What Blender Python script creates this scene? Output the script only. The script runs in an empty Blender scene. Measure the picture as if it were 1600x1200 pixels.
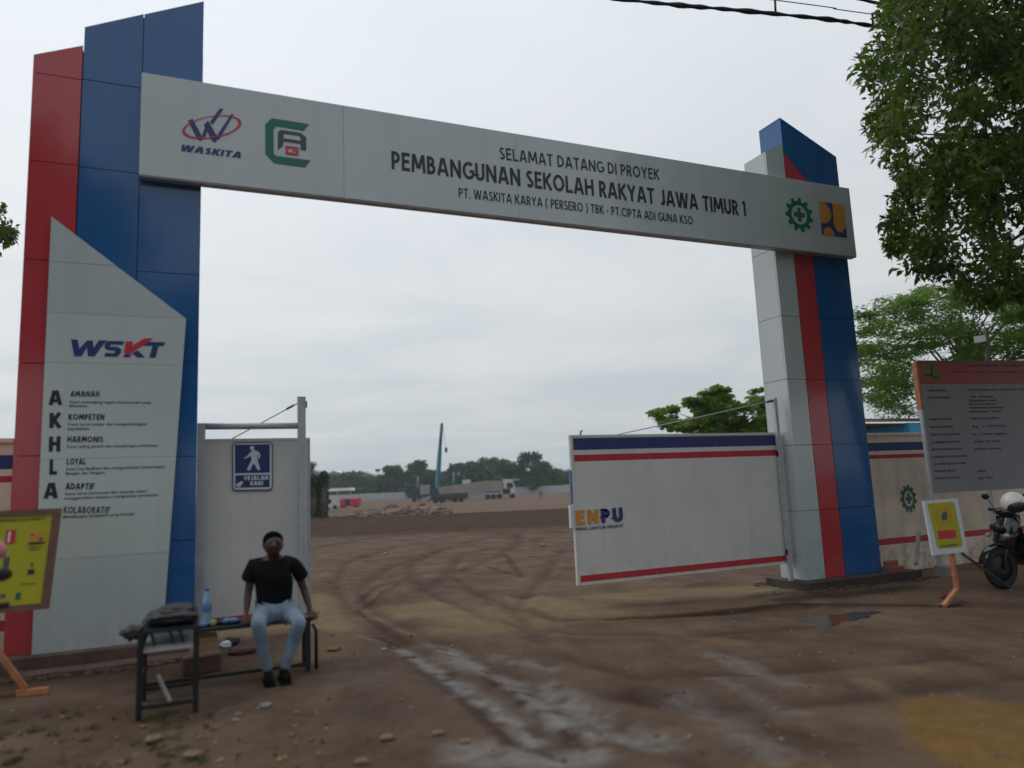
import bpy, math, random
import numpy as np
from mathutils import Matrix, Vector
random.seed(7); RNG = np.random.default_rng(7)
sc = bpy.context.scene
COL = sc.collection
W_ = 'Standard'
sc.view_settings.view_transform = W_
sc.view_settings.look = 'None'
sc.view_settings.exposure = 0.15
sc.view_settings.gamma = 1.0
sc.view_settings.use_curve_mapping = False
sc.render.engine = 'CYCLES'
sc.cycles.max_bounces = 6
sc.cycles.diffuse_bounces = 3
sc.cycles.glossy_bounces = 3
sc.cycles.transparent_max_bounces = 8

# ------------------------------------------------------------------ camera
FPX, EYE = 1150.0, 1.6
def _axes():
    z = np.array([440-800., 600+7600., -FPX]); z /= np.linalg.norm(z)
    x0 = 3460-800.; y0 = -(z[0]*x0-z[2]*FPX)/z[1]
    x = np.array([x0, y0, -FPX]); x /= np.linalg.norm(x)
    y = np.cross(z, x)
    return np.array([x, y, z]).T
RM = _axes()
CAM = np.array([0, 0, EYE])
cd = bpy.data.cameras.new('camera'); cam = bpy.data.objects.new('camera', cd); COL.objects.link(cam)
cd.sensor_width = 36; cd.lens = 36*FPX/1600; cd.clip_start = .05; cd.clip_end = 3000
m3 = Matrix([[float(v) for v in r] for r in RM.T])
cam.matrix_world = Matrix.Translation(Vector((0, 0, EYE))) @ m3.to_4x4()
cd.dof.use_dof = True; cd.dof.focus_distance = 14.0; cd.dof.aperture_fstop = 25.875/40.0
sc.camera = cam

# ------------------------------------------------------------------ sky and sun
SUN_AZ, SUN_EL = math.radians(-38), math.radians(52)      # azimuth from +Y towards +X
sdir = Vector((math.sin(SUN_AZ)*math.cos(SUN_EL), math.cos(SUN_AZ)*math.cos(SUN_EL), math.sin(SUN_EL)))
wd = bpy.data.worlds.new('World'); sc.world = wd; wd.use_nodes = True
nt = wd.node_tree; N = nt.nodes; Lk = nt.links; N.clear()
out = N.new('ShaderNodeOutputWorld'); bg = N.new('ShaderNodeBackground'); bg.inputs[1].default_value = .1
Lk.new(bg.outputs[0], out.inputs[0])
sky = N.new('ShaderNodeTexSky'); sky.sky_type = 'NISHITA'; sky.sun_disc = False
sky.sun_elevation = SUN_EL; sky.sun_rotation = SUN_AZ; sky.dust_density = 2
tc = N.new('ShaderNodeTexCoord'); nrm = N.new('ShaderNodeVectorMath'); nrm.operation = 'NORMALIZE'
Lk.new(tc.outputs['Generated'], nrm.inputs[0])
sep = N.new('ShaderNodeSeparateXYZ'); Lk.new(nrm.outputs[0], sep.inputs[0])
def wm(op, a, b=None, c=None, clamp=False):
    n = N.new('ShaderNodeMath'); n.operation = op; n.use_clamp = clamp
    for i, v in enumerate((a, b, c)):
        if v is None: continue
        if isinstance(v, (int, float)): n.inputs[i].default_value = v
        else: Lk.new(v, n.inputs[i])
    return n.outputs[0]
dt = N.new('ShaderNodeVectorMath'); dt.operation = 'DOT_PRODUCT'; Lk.new(nrm.outputs[0], dt.inputs[0]); dt.inputs[1].default_value = sdir
glow = wm('MULTIPLY_ADD', dt.outputs['Value'], .5, .5)           # 0 away from the sun .. 1 towards it
glow = wm('POWER', glow, 1.6)
# cloud deck seen in perspective: project direction on a plane
zc = wm('MAXIMUM', sep.outputs[2], 0.02); zc = wm('ADD', zc, .07)
px_ = wm('DIVIDE', sep.outputs[0], zc); py_ = wm('DIVIDE', sep.outputs[1], zc)
cmb = N.new('ShaderNodeCombineXYZ'); Lk.new(px_, cmb.inputs[0]); Lk.new(py_, cmb.inputs[1])
nz = N.new('ShaderNodeTexNoise'); nz.inputs['Scale'].default_value = .85; nz.inputs['Detail'].default_value = 6; nz.inputs['Roughness'].default_value = .55
nz.inputs['Distortion'].default_value = .5
Lk.new(cmb.outputs[0], nz.inputs['Vector'])
mr = N.new('ShaderNodeMapRange'); mr.inputs[1].default_value = .34; mr.inputs[2].default_value = .66; Lk.new(nz.outputs[0], mr.inputs[0])
ramp = N.new('ShaderNodeValToRGB'); Lk.new(wm('MAXIMUM', sep.outputs[2], 0.0), ramp.inputs[0])
cr = ramp.color_ramp
cr.elements[0].position = 0.0; cr.elements[0].color = (.50, .54, .565, 1)
cr.elements[1].position = .62; cr.elements[1].color = (.70, .745, .79, 1)
e = cr.elements.new(.10); e.color = (.60, .615, .62, 1)
e = cr.elements.new(.28); e.color = (.70, .715, .72, 1)
# cloud breaks are a little bluer and dimmer; strongest low down
low = N.new('ShaderNodeMapRange'); Lk.new(sep.outputs[2], low.inputs[0]); low.inputs[1].default_value = .5; low.inputs[2].default_value = .02
low.inputs[3].default_value = .16; low.inputs[4].default_value = .50
gap = wm('SUBTRACT', 1.0, mr.outputs[0]); gap = wm('MULTIPLY', gap, low.outputs[0], clamp=True)
mx = N.new('ShaderNodeMix'); mx.data_type = 'RGBA'; Lk.new(gap, mx.inputs[0]); Lk.new(ramp.outputs[0], mx.inputs[6]); mx.inputs[7].default_value = (.36, .455, .52, 1)
hi = N.new('ShaderNodeMapRange'); Lk.new(glow, hi.inputs[0]); hi.inputs[1].default_value = 0; hi.inputs[2].default_value = 1; hi.inputs[3].default_value = 7.6; hi.inputs[4].default_value = 12.2
vs = N.new('ShaderNodeVectorMath'); vs.operation = 'SCALE'; Lk.new(mx.outputs[2], vs.inputs[0]); Lk.new(hi.outputs[0], vs.inputs['Scale'])
mix2 = N.new('ShaderNodeMix'); mix2.data_type = 'RGBA'; mix2.inputs[0].default_value = .93
Lk.new(sky.outputs[0], mix2.inputs[6]); Lk.new(vs.outputs[0], mix2.inputs[7]); Lk.new(mix2.outputs[2], bg.inputs[0])
sl = bpy.data.lights.new('sun', 'SUN'); so = bpy.data.objects.new('sun', sl); COL.objects.link(so)
sl.energy = .7; sl.angle = math.radians(25); sl.color = (1, .96, .9)
so.rotation_euler = sdir.to_track_quat('Z', 'Y').to_euler(); so.location = (0, 0, 40)

# ------------------------------------------------------------------ photo pixel -> place helpers
def ray(px, py): return RM.T @ np.array([px-800., 600.-py, -FPX])
def onY(px, py, Y): d = ray(px, py); p = CAM+d*(Y/d[1]); return (float(p[0]), float(p[1]), float(p[2]))
def onX(px, py, X): d = ray(px, py); p = CAM+d*(X/d[0]); return tuple(map(float, p))
def onZ(px, py, z=0.): d = ray(px, py); p = CAM+d*((z-EYE)/d[2]); return tuple(map(float, p))
def at(px, py, dist):                      # dist = depth along the view axis
    d = ray(px, py)/FPX; p = CAM+d*dist; return tuple(map(float, p))
FWD = RM.T @ np.array([0, 0, -1.]); FH = FWD[:2]/np.linalg.norm(FWD[:2])

# ------------------------------------------------------------------ numpy noise
def _hash(ix, iy, s):
    h = (ix*374761393 + iy*668265263 + s*1442695041) & 0xffffffff
    h = ((h ^ (h >> 13))*1274126177) & 0xffffffff
    return ((h ^ (h >> 16)) & 0xffff)/65535.
def vnoise(x, y, s=0):
    ix = np.floor(x).astype(np.int64); iy = np.floor(y).astype(np.int64); fx = x-ix; fy = y-iy
    fx = fx*fx*(3-2*fx); fy = fy*fy*(3-2*fy)
    a = _hash(ix, iy, s); b = _hash(ix+1, iy, s); c = _hash(ix, iy+1, s); d = _hash(ix+1, iy+1, s)
    return (a*(1-fx)+b*fx)*(1-fy)+(c*(1-fx)+d*fx)*fy
def fbm(x, y, o=4, s=0):
    r = 0; a = .5
    for i in range(o): r = r+a*vnoise(x, y, s+i*17); x = x*2.03+11.3; y = y*2.03+5.1; a *= .5
    return r/(1-.5**o)
def sstep(a, b, x): t = np.clip((x-a)/(b-a), 0, 1); return t*t*(3-2*t)
def dseg(X, Y, pts):
    best = np.full(X.shape, 1e9)
    for (x0, y0), (x1, y1) in zip(pts[:-1], pts[1:]):
        dx, dy = x1-x0, y1-y0; L2 = dx*dx+dy*dy+1e-9
        t = np.clip(((X-x0)*dx+(Y-y0)*dy)/L2, 0, 1)
        best = np.minimum(best, np.hypot(X-x0-t*dx, Y-y0-t*dy))
    return best
def gp(*pp): return [onZ(a, b, -.05)[:2] for a, b in pp]

# ------------------------------------------------------------------ materials
def mat(name, col, rough=.6, metal=0., spec=.5, var=0., vscale=3., bump=0., bscale=40., coat=0., grime=0.):
    m = bpy.data.materials.new(name); m.use_nodes = True; n = m.node_tree.nodes; l = m.node_tree.links
    p = n['Principled BSDF']; p.inputs['Base Color'].default_value = (*col, 1); p.inputs['Roughness'].default_value = rough
    p.inputs['Metallic'].default_value = metal; p.inputs['Specular IOR Level'].default_value = spec; p.inputs['Coat Weight'].default_value = coat
    p.inputs['Coat Roughness'].default_value = .04
    t = n.new('ShaderNodeTexCoord')
    if var:
        z = n.new('ShaderNodeTexNoise'); z.inputs['Scale'].default_value = vscale; z.inputs['Detail'].default_value = 5
        l.new(t.outputs['Object'], z.inputs['Vector'])
        r = n.new('ShaderNodeValToRGB'); l.new(z.outputs[0], r.inputs[0])
        r.color_ramp.elements[0].position = .3; r.color_ramp.elements[1].position = .7
        r.color_ramp.elements[0].color = (*[c*(1-var) for c in col], 1); r.color_ramp.elements[1].color = (*[min(1, c*(1+var)) for c in col], 1)
        l.new(r.outputs[0], p.inputs['Base Color'])
        q = n.new('ShaderNodeMapRange'); l.new(z.outputs[0], q.inputs[0]); q.inputs[3].default_value = rough*.85; q.inputs[4].default_value = min(1, rough*1.15); l.new(q.outputs[0], p.inputs['Roughness'])
    if grime:            # rain streaks, dust and mud splashed up from the ground
        g = n.new('ShaderNodeNewGeometry'); sp_ = n.new('ShaderNodeSeparateXYZ'); l.new(g.outputs['Position'], sp_.inputs[0])
        h1 = n.new('ShaderNodeMapRange'); l.new(sp_.outputs[2], h1.inputs[0]); h1.inputs[1].default_value = .75; h1.inputs[2].default_value = .0; h1.inputs[3].default_value = 0; h1.inputs[4].default_value = .75
        mp = n.new('ShaderNodeMapping'); mp.inputs['Scale'].default_value = (4.2, 4.2, .35); l.new(g.outputs['Position'], mp.inputs[0])
        s1 = n.new('ShaderNodeTexNoise'); s1.inputs['Scale'].default_value = 1.0; s1.inputs['Detail'].default_value = 5; l.new(mp.outputs[0], s1.inputs['Vector'])
        s2 = n.new('ShaderNodeTexNoise'); s2.inputs['Scale'].default_value = 5.; s2.inputs['Detail'].default_value = 7; s2.inputs['Roughness'].default_value = .7; l.new(g.outputs['Position'], s2.inputs['Vector'])
        r1 = n.new('ShaderNodeMapRange'); l.new(s1.outputs[0], r1.inputs[0]); r1.inputs[1].default_value = .50; r1.inputs[2].default_value = .75; r1.inputs[3].default_value = .0; r1.inputs[4].default_value = .22
        r2 = n.new('ShaderNodeMapRange'); l.new(s2.outputs[0], r2.inputs[0]); r2.inputs[1].default_value = .42; r2.inputs[2].default_value = .66
        m1 = n.new('ShaderNodeMath'); m1.operation = 'MULTIPLY'; l.new(h1.outputs[0], m1.inputs[0]); l.new(r2.outputs[0], m1.inputs[1])
        m2 = n.new('ShaderNodeMath'); m2.operation = 'ADD'; l.new(m1.outputs[0], m2.inputs[0]); l.new(r1.outputs[0], m2.inputs[1])
        m4 = n.new('ShaderNodeMath'); m4.operation = 'MULTIPLY'; m4.use_clamp = True; l.new(m2.outputs[0], m4.inputs[0]); m4.inputs[1].default_value = grime
        cm = n.new('ShaderNodeMix'); cm.data_type = 'RGBA'; l.new(m4.outputs[0], cm.inputs[0])
        if p.inputs['Base Color'].links: l.new(p.inputs['Base Color'].links[0].from_socket, cm.inputs[6])
        else: cm.inputs[6].default_value = (*col, 1)
        cm.inputs[7].default_value = (.16, .12, .09, 1); l.new(cm.outputs[2], p.inputs['Base Color'])
    if bump:
        z = n.new('ShaderNodeTexNoise'); z.inputs['Scale'].default_value = bscale; z.inputs['Detail'].default_value = 4
        l.new(t.outputs['Object'], z.inputs['Vector']); b = n.new('ShaderNodeBump'); b.inputs['Strength'].default_value = bump; b.inputs['Distance'].default_value = .02
        l.new(z.outputs[0], b.inputs['Height']); l.new(b.outputs[0], p.inputs['Normal'])
    return m
def leafmat(name, c0, c1, rough=.45, trans=.25):
    m = bpy.data.materials.new(name); m.use_nodes = True; n = m.node_tree.nodes; l = m.node_tree.links
    p = n['Principled BSDF']; p.inputs['Roughness'].default_value = rough; p.inputs['Specular IOR Level'].default_value = .35
    a = n.new('ShaderNodeAttribute'); a.attribute_name = 'rnd'; r = n.new('ShaderNodeValToRGB'); l.new(a.outputs['Fac'], r.inputs[0])
    r.color_ramp.elements[0].color = (*c0, 1); r.color_ramp.elements[1].color = (*c1, 1)
    l.new(r.outputs[0], p.inputs['Base Color'])
    tr = n.new('ShaderNodeBsdfTranslucent'); l.new(r.outputs[0], tr.inputs[0]); mx = n.new('ShaderNodeMixShader'); mx.inputs[0].default_value = trans
    l.new(p.outputs[0], mx.inputs[1]); l.new(tr.outputs[0], mx.inputs[2]); l.new(mx.outputs[0], n['Material Output'].inputs[0])
    return m
M = dict(
 acp_white=mat('acp_white', (.47, .51, .52), .2, 0, .6, var=.03, vscale=.8, bump=.012, bscale=1.6, coat=.35),
 acp_grey=mat('acp_grey', (.48, .55, .57), .16, 0, .6, var=.04, vscale=.8, bump=.03, bscale=1.3, coat=.35, grime=.4),
 acp_blue=mat('acp_blue', (.015, .105, .31), .12, 0, .5, var=.05, vscale=.8, bump=.03, bscale=1.3, coat=.25, grime=.35),
 acp_red=mat('acp_red', (.47, .05, .065), .12, 0, .5, var=.05, vscale=.8, bump=.03, bscale=1.3, coat=.3, grime=.35),
 joint=mat('joint', (.02, .022, .03), .7),
 ink=mat('ink', (.018, .022, .035), .5),
 ink_soft=mat('ink_soft', (.085, .09, .10), .6),
 navy=mat('navy', (.02, .035, .16), .45, var=.1, vscale=2),
 logo_blue=mat('logo_blue', (.02, .035, .17), .4),
 logo_red=mat('logo_red', (.55, .03, .05), .4),
 logo_green=mat('logo_green', (.005, .14, .095), .4),
 logo_orange=mat('logo_orange', (.62, .26, .03), .4),
 logo_grey=mat('logo_grey', (.05, .06, .08), .4),
 gate_white=mat('gate_white', (.61, .61, .60), .42, var=.05, vscale=1.5, bump=.10, bscale=1.6, grime=.35),
 gate_red=mat('gate_red', (.48, .018, .035), .5, var=.1, vscale=3, grime=.5),
 steel=mat('steel', (.42, .44, .47), .42, .2, var=.12, vscale=8, bump=.03, bscale=40),
 wire=mat('wire', (.1, .11, .11), .4, .8),
 beige=mat('beige', (.80, .68, .55), .75, var=.12, vscale=2.2, bump=.1, bscale=14, grime=.8),
 plinth=mat('plinth', (.12, .07, .055), .85, var=.35, vscale=5, bump=.5, bscale=20),
 plinth_dark=mat('plinth_dark', (.055, .038, .032), .85, var=.35, vscale=5, bump=.5, bscale=20),
 clod=mat('clod', (.085, .055, .038), .95, var=.3, vscale=9, bump=.4, bscale=30),
 wood_brown=mat('wood_brown', (.16, .075, .05), .6, var=.25, vscale=9, bump=.2, bscale=30),
 wood_orange=mat('wood_orange', (.42, .17, .07), .6, var=.25, vscale=9, bump=.2, bscale=30),
 yellow=mat('yellow', (.42, .40, .012), .45, var=.06, vscale=4),
 black=mat('black', (.012, .013, .015), .5, var=.2, vscale=6, bump=.1, bscale=30),
 black_cloth=mat('black_cloth', (.006, .007, .008), .95, spec=.15, var=.2, vscale=12, bump=.25, bscale=16),
 bag=mat('bag', (.028, .03, .033), .7, var=.3, vscale=9, bump=.6, bscale=22),
 black_gloss=mat('black_gloss', (.01, .011, .013), .18, coat=.5),
 rubber=mat('rubber', (.02, .02, .02), .85, bump=.3, bscale=60),
 skin=mat('skin', (.075, .033, .024), .5, var=.12, vscale=20),
 hair=mat('hair', (.006, .005, .005), 1.0, spec=.02, bump=.6, bscale=120),
 jeans=mat('jeans', (.20, .27, .35), .85, var=.30, vscale=8, bump=.35, bscale=28),
 shoe=mat('shoe', (.006, .006, .007), .9, spec=.1, bump=.1, bscale=40),
 bark=mat('bark', (.10, .08, .06), .9, var=.3, vscale=6, bump=.6, bscale=20),
 concrete=mat('concrete', (.24, .23, .21), .85, var=.2, vscale=4, bump=.3, bscale=25),
 far_fence=mat('far_fence', (.36, .38, .41), .6, var=.1, vscale=.5),
 teal=mat('teal', (.02, .20, .24), .4), teal_dark=mat('teal_dark', (.03, .10, .11), .5),
 truck_white=mat('truck_white', (.5, .52, .54), .35), load=mat('load', (.27, .24, .215), .8, var=.15, vscale=.6),
 load_grey=mat('load_grey', (.26, .27, .30), .7, var=.1, vscale=.6),
 red_paint=mat('red_paint', (.48, .03, .05), .4, var=.1, vscale=.5),
 dark_steel=mat('dark_steel', (.03, .033, .04), .6, var=.3, vscale=1),
 glass_dark=mat('glass_dark', (.02, .025, .03), .08),
 roof_grey=mat('roof_grey', (.22, .24, .27), .6, var=.2, vscale=.4), wall_grey=mat('wall_grey', (.26, .27, .29), .8, var=.1, vscale=.5),
 roof_white=mat('roof_white', (.8, .8, .8), .4), tile=mat('tile', (.12, .06, .045), .8, var=.3, vscale=3),
 blue_tarp=mat('blue_tarp', (.05, .36, .70), .5, var=.15, vscale=2),
 rubble=mat('rubble', (.17, .115, .085), .9, var=.4, vscale=.9, bump=.4, bscale=3),
 stone=mat('stone', (.22, .155, .085), .9, var=.3, vscale=30, bump=.5, bscale=60),
 brick=mat('brick', (.26, .09, .055), .85, var=.25, vscale=15, bump=.4, bscale=60),
 helmet=mat('helmet', (.72, .70, .66), .3, coat=.4),
 helmet_pink=mat('helmet_pink', (.6, .2, .2), .35),
 bottle=mat('bottle', (.24, .38, .50), .15, spec=.6), bottle_cap=mat('bottle_cap', (.03, .12, .4), .4),
 packet_blue=mat('packet_blue', (.12, .20, .42), .35, var=.3, vscale=30, bump=.6, bscale=30),
 packet_red=mat('packet_red', (.5, .04, .06), .35, bump=.6, bscale=30),
 packet_green=mat('packet_green', (.3, .42, .12), .4, bump=.6, bscale=30),
 carton=mat('carton', (.42, .28, .15), .85, var=.15, vscale=8),
 board_red=mat('board_red', (.36, .065, .05), .45, var=.12, vscale=2), board_grey=mat('board_grey', (.24, .25, .275), .4, var=.06, vscale=2, bump=.05, bscale=3),
 olive=mat('olive', (.16, .15, .03), .5), sign_white=mat('sign_white', (.62, .66, .72), .4),
 sign_sheet=mat('sign_sheet', (.52, .59, .585), .20, coat=.3, var=.03, vscale=1, bump=.04, bscale=1.8, grime=.4),
 tarp=mat('tarp', (.17, .105, .045), .8, var=.35, vscale=4, bump=.4, bscale=9), tarp_y=mat('tarp_y', (.20, .135, .02), .7, var=.25, vscale=9, bump=.3, bscale=12),
 cable=mat('cable', (.012, .013, .02), .6), water=mat('water', (.055, .042, .032), .10, spec=.4, bump=.15, bscale=14),
)
LEAF_N = leafmat('leaf_near', (.024, .066, .014), (.15, .22, .028), .38, .45)
LEAF_F = leafmat('leaf_fine', (.045, .12, .022), (.18, .29, .04), .6, .5)
LEAF_M = leafmat('leaf_mid', (.06, .15, .025), (.24, .34, .05), .6, .5)
LEAF_D = leafmat('leaf_far', (.028, .065, .04), (.075, .135, .045), .8, .25)
LEAF_L = leafmat('leaf_litter', (.08, .05, .025), (.38, .22, .07), .7, .1)
GRASS = leafmat('grass_blade', (.04, .055, .02), (.10, .11, .035), .6, .3)

# ------------------------------------------------------------------ object helpers
def tag(o, label=None, cat=None, group=None, kind=None):
    if label: o['label'] = label
    if cat: o['category'] = cat
    if group: o['group'] = group
    if kind: o['kind'] = kind
    return o
def thing(name, label, cat, loc=(0, 0, 0), group=None, rz=0.):
    o = bpy.data.objects.new(name, None); o.empty_display_size = .1; COL.objects.link(o); o.location = loc; o.rotation_euler = (0, 0, rz)
    return tag(o, label, cat, group)
class MB:
    def __init__(s): s.v = []; s.f = []; s.m = []; s.sm = []
    def add(s, vs, fs, mi=0, smooth=False):
        b = len(s.v); s.v += [tuple(map(float, v)) for v in vs]
        for f in fs: s.f.append(tuple(b+i for i in f)); s.m.append(mi); s.sm.append(smooth)
        return s
    def box(s, x0, x1, y0, y1, z0, z1, mi=0, R=None, o=(0, 0, 0)):
        vs = [(x, y, z) for x in (x0, x1) for y in (y0, y1) for z in (z0, z1)]
        if R is not None: vs = [tuple(R @ Vector(v)+Vector(o)) for v in vs]
        return s.add(vs, [(0, 1, 3, 2), (4, 6, 7, 5), (0, 4, 5, 1), (2, 3, 7, 6), (0, 2, 6, 4), (1, 5, 7, 3)], mi)
    def bbox(s, x0, x1, y0, y1, z0, z1, b=.01, mi=0):       # box with chamfered vertical+horizontal edges on the front
        vs = []
        for (x, X) in ((x0, x0+b), (x1, x1-b)):
            pass
        P = lambda x, y, z: (x, y, z)
        fr = [(x0+b, z0+b), (x1-b, z0+b), (x1-b, z1-b), (x0+b, z1-b)]; mid = [(x0, z0), (x1, z0), (x1, z1), (x0, z1)]
        vs = [(x, y0, z) for x, z in fr]+[(x, y0+b, z) for x, z in mid]+[(x, y1-b, z) for x, z in mid]+[(x, y1, z) for x, z in fr]
        fs = [(0, 1, 2, 3), (15, 14, 13, 12)]
        for k in (0, 4, 8):
            for i in range(4): fs.append((k+i, k+4+i, k+4+(i+1) % 4, k+(i+1) % 4))
        return s.add(vs, fs, mi)
    def prism(s, poly, y0, y1, mi=0):                          # poly in (x, z), extruded along y
        n = len(poly); vs = [(x, y0, z) for x, z in poly]+[(x, y1, z) for x, z in poly]
        fs = [tuple(range(n)), tuple(range(2*n-1, n-1, -1))]+[(i, n+i, n+(i+1) % n, (i+1) % n) for i in range(n)]
        return s.add(vs, fs, mi)
    def tube(s, pts, rad, n=8, mi=0, caps=True, sq=False):
        pts = [Vector(p) for p in pts]
        if not hasattr(rad, '__len__'): rad = [rad]*len(pts)
        vs = []; up0 = Vector((0, 0, 1)); prev = None
        for i, p in enumerate(pts):
            d = (pts[min(i+1, len(pts)-1)]-pts[max(i-1, 0)]).normalized()
            if prev is None:
                a = d.cross(up0)
                if a.length < .05: a = d.cross(Vector((0, 1, 0)))
                a.normalize()
            else: a = (prev-d*prev.dot(d)).normalized()
            prev = a; b = d.cross(a)
            for k in range(n):
                t = 2*math.pi*(k+.5)/n; vs.append(p+(a*math.cos(t)+b*math.sin(t))*rad[i])
        fs = []
        for i in range(len(pts)-1):
            for k in range(n): fs.append((i*n+k, i*n+(k+1) % n, (i+1)*n+(k+1) % n, (i+1)*n+k))
        if caps: fs += [tuple(range(n-1, -1, -1)), tuple((len(pts)-1)*n+k for k in range(n))]
        return s.add(vs, fs, mi, n > 5)
    def bar(s, a, b, w, mi=0): return s.tube([a, b], w*.7071, 4, mi)
    def lathe(s, prof, c=(0, 0, 0), n=20, mi=0, axis='z', R=None):
        vs = []; fs = []
        for r, z in prof:
            for k in range(n):
                t = 2*math.pi*k/n; v = Vector((r*math.cos(t), r*math.sin(t), z))
                if R is not None: v = R @ v
                vs.append(v+Vector(c))
        for i in range(len(prof)-1):
            for k in range(n): fs.append((i*n+k, i*n+(k+1) % n, (i+1)*n+(k+1) % n, (i+1)*n+k))
        return s.add(vs, fs, mi, True)
    def ell(s, c, r, n=14, m=9, mi=0, R=None, jit=0, zmin=-1., seed=0):
        rg = random.Random(seed); vs = []; fs = []
        for i in range(m+1):
            ph = math.pi*i/m; zz = math.cos(ph)
            for k in range(n):
                t = 2*math.pi*k/n; j = 1+jit*(rg.random()-.5)
                z = max(zz, zmin)
                v = Vector((math.sin(ph)*math.cos(t)*r[0]*j, math.sin(ph)*math.sin(t)*r[1]*j, z*r[2]*j))
                if R is not None: v = R @ v
                vs.append(v+Vector(c))
        for i in range(m):
            for k in range(n): fs.append((i*n+k, (i+1)*n+k, (i+1)*n+(k+1) % n, i*n+(k+1) % n))
        return s.add(vs, fs, mi, True)
    def build(s, name, mats, parent=None):
        me = bpy.data.meshes.new(name); off = Vector((0, 0, 0))
        if not isinstance(mats, (list, tuple)): mats = [mats]
        me.from_pydata(s.v, [], s.f)
        for m in mats: me.materials.append(m)
        me.polygons.foreach_set('material_index', s.m); me.polygons.foreach_set('use_smooth', s.sm); me.update()
        o = bpy.data.objects.new(name, me); COL.objects.link(o)
        if parent is not None:
            o.parent = parent
        return o
def wbuild(mb, name, mats, parent):            # geometry given in world coordinates, parented without moving
    o = mb.build(name, mats)
    o.parent = parent
    T = Matrix.Identity(4); p = parent
    while p is not None: T = p.matrix_basis @ T if True else T; p = p.parent
    o.data.transform(T.inverted())
    return o
def dup_tree(o, parent=None):
    c = o.copy(); COL.objects.link(c); c.parent = parent
    for ch in list(o.children): dup_tree(ch, c)
    return c

# ------------------------------------------------------------------ stroke lettering
def arc(cx, cy, rx, ry, a0, a1, n=9): return [(cx+rx*math.cos(math.radians(a0+(a1-a0)*i/n)), cy+ry*math.sin(math.radians(a0+(a1-a0)*i/n))) for i in range(n+1)]
def glyphs(h):
    t, b = 1-h, h; g = {}; st = lambda x: [(x, 0), (x, 1)]
    g['I'] = (2*h, [st(h)]); g['L'] = (.5, [[(h, 1), (h, b), (.5, b)]]); g['T'] = (.58, [[(0, t), (.58, t)], [(.29, 0), (.29, 1-2*h)]])
    g['E'] = (.5, [st(h), [(2*h, t), (.5, t)], [(2*h, b), (.5, b)], [(2*h, .52), (.46, .52)]]); g['F'] = (.48, [st(h), [(2*h, t), (.48, t)], [(2*h, .50), (.44, .50)]])
    g['H'] = (.66, [st(h), st(.66-h), [(2*h, .52), (.66-2*h, .52)]])
    g['N'] = (.70, [st(h), st(.70-h), [(h, 1-.4*h), (.70-h, .4*h)]])
    g['M'] = (.86, [[(h*.8, 0), (h*1.5, 1)], [(.86-h*.8, 0), (.86-h*1.5, 1)], [(h*1.9, .985), (.43-h*.35, .24)], [(.86-h*1.9, .985), (.43+h*.35, .24)]])
    g['A'] = (.74, [[(h*.9, 0), (.37-h*.45, 1)], [(.74-.9*h, 0), (.37+h*.45, 1)], [(.17, .29), (.57, .29)]])
    g['V'] = (.72, [[(h*.9, 1), (.36-h*.45, 0)], [(.72-.9*h, 1), (.36+h*.45, 0)]])
    g['W'] = (1.04, [[(h*.9, 1), (.29-h*.4, 0)], [(.29+h*.4, 0), (.52-h*.35, .98)], [(.52+h*.35, .98), (.75-h*.4, 0)], [(.75+h*.4, 0), (1.04-.9*h, 1)]])
    g['Y'] = (.66, [[(h*.8, 1), (.33, .46), (.66-.8*h, 1)], [(.33, 0), (.33, .5)]])
    g['K'] = (.62, [st(h), [(.56, 1), (2*h, .52)], [(.2, .60), (.57, 0)]])
    bw = lambda y0, y1, w: [(2*h*.9, y1)]+arc(w-(y1-y0)/2, (y0+y1)/2, (y1-y0)/2, (y1-y0)/2, 90, -90)+[(2*h*.9, y0)]
    g['P'] = (.52, [st(h), bw(.43, t, .52-h)]); g['R'] = (.56, [st(h), bw(.46, t, .52-h), [(.26, .46), (.50, 0)]])
    g['B'] = (.54, [st(h), bw(.53, t, .48-h), bw(b, .53, .54-h)])
    g['D'] = (.66, [st(h), [(2*h*.9, t)]+arc(.66-h-.42, .5, .42, .5-h, 90, -90, 12)+[(2*h*.9, b)]])
    g['O'] = (.82, [arc(.41, .5, .41-h, .5-h, 0, 360, 22)]); g['C'] = (.66, [arc(.42, .5, .42-h, .5-h, 48, 312, 16)])
    g['G'] = (.74, [arc(.42, .5, .42-h, .5-h, 50, 335, 17)+[(.74-h*.7, .46), (.46, .46)]])
    g['U'] = (.62, [[(h, 1), (h, .33)]+arc(.31, .33, .31-h, .33-h, 180, 360, 10)+[(.62-h, 1)]])
    g['J'] = (.44, [[(.44-h, 1), (.44-h, .27)]+arc(.24, .27, .20-h, .27-h, 0, -150, 9)])
    g['S'] = (.50, [arc(.26, .745, .24-h*.9, .255-h, 35, 245, 9)+arc(.24, .265, .26-h*.9, .265-h, 65, -145, 9)])
    g['1'] = (.26, [[(0, .84), (.26-h, 1-h*.5)], [(.26-h, 0), (.26-h, 1)]])
    g['('] = (.30, [arc(.36, .45, .28, .66, 118, 242, 8)]); g[')'] = (.30, [arc(-.06, .45, .28, .66, 62, -62, 8)])
    g['-'] = (.26, [[(0, .4), (.26, .4)]]); g['.'] = (2*h, [[(0, h), (2*h, h)]]); g[' '] = (.22, [])
    return g
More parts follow.
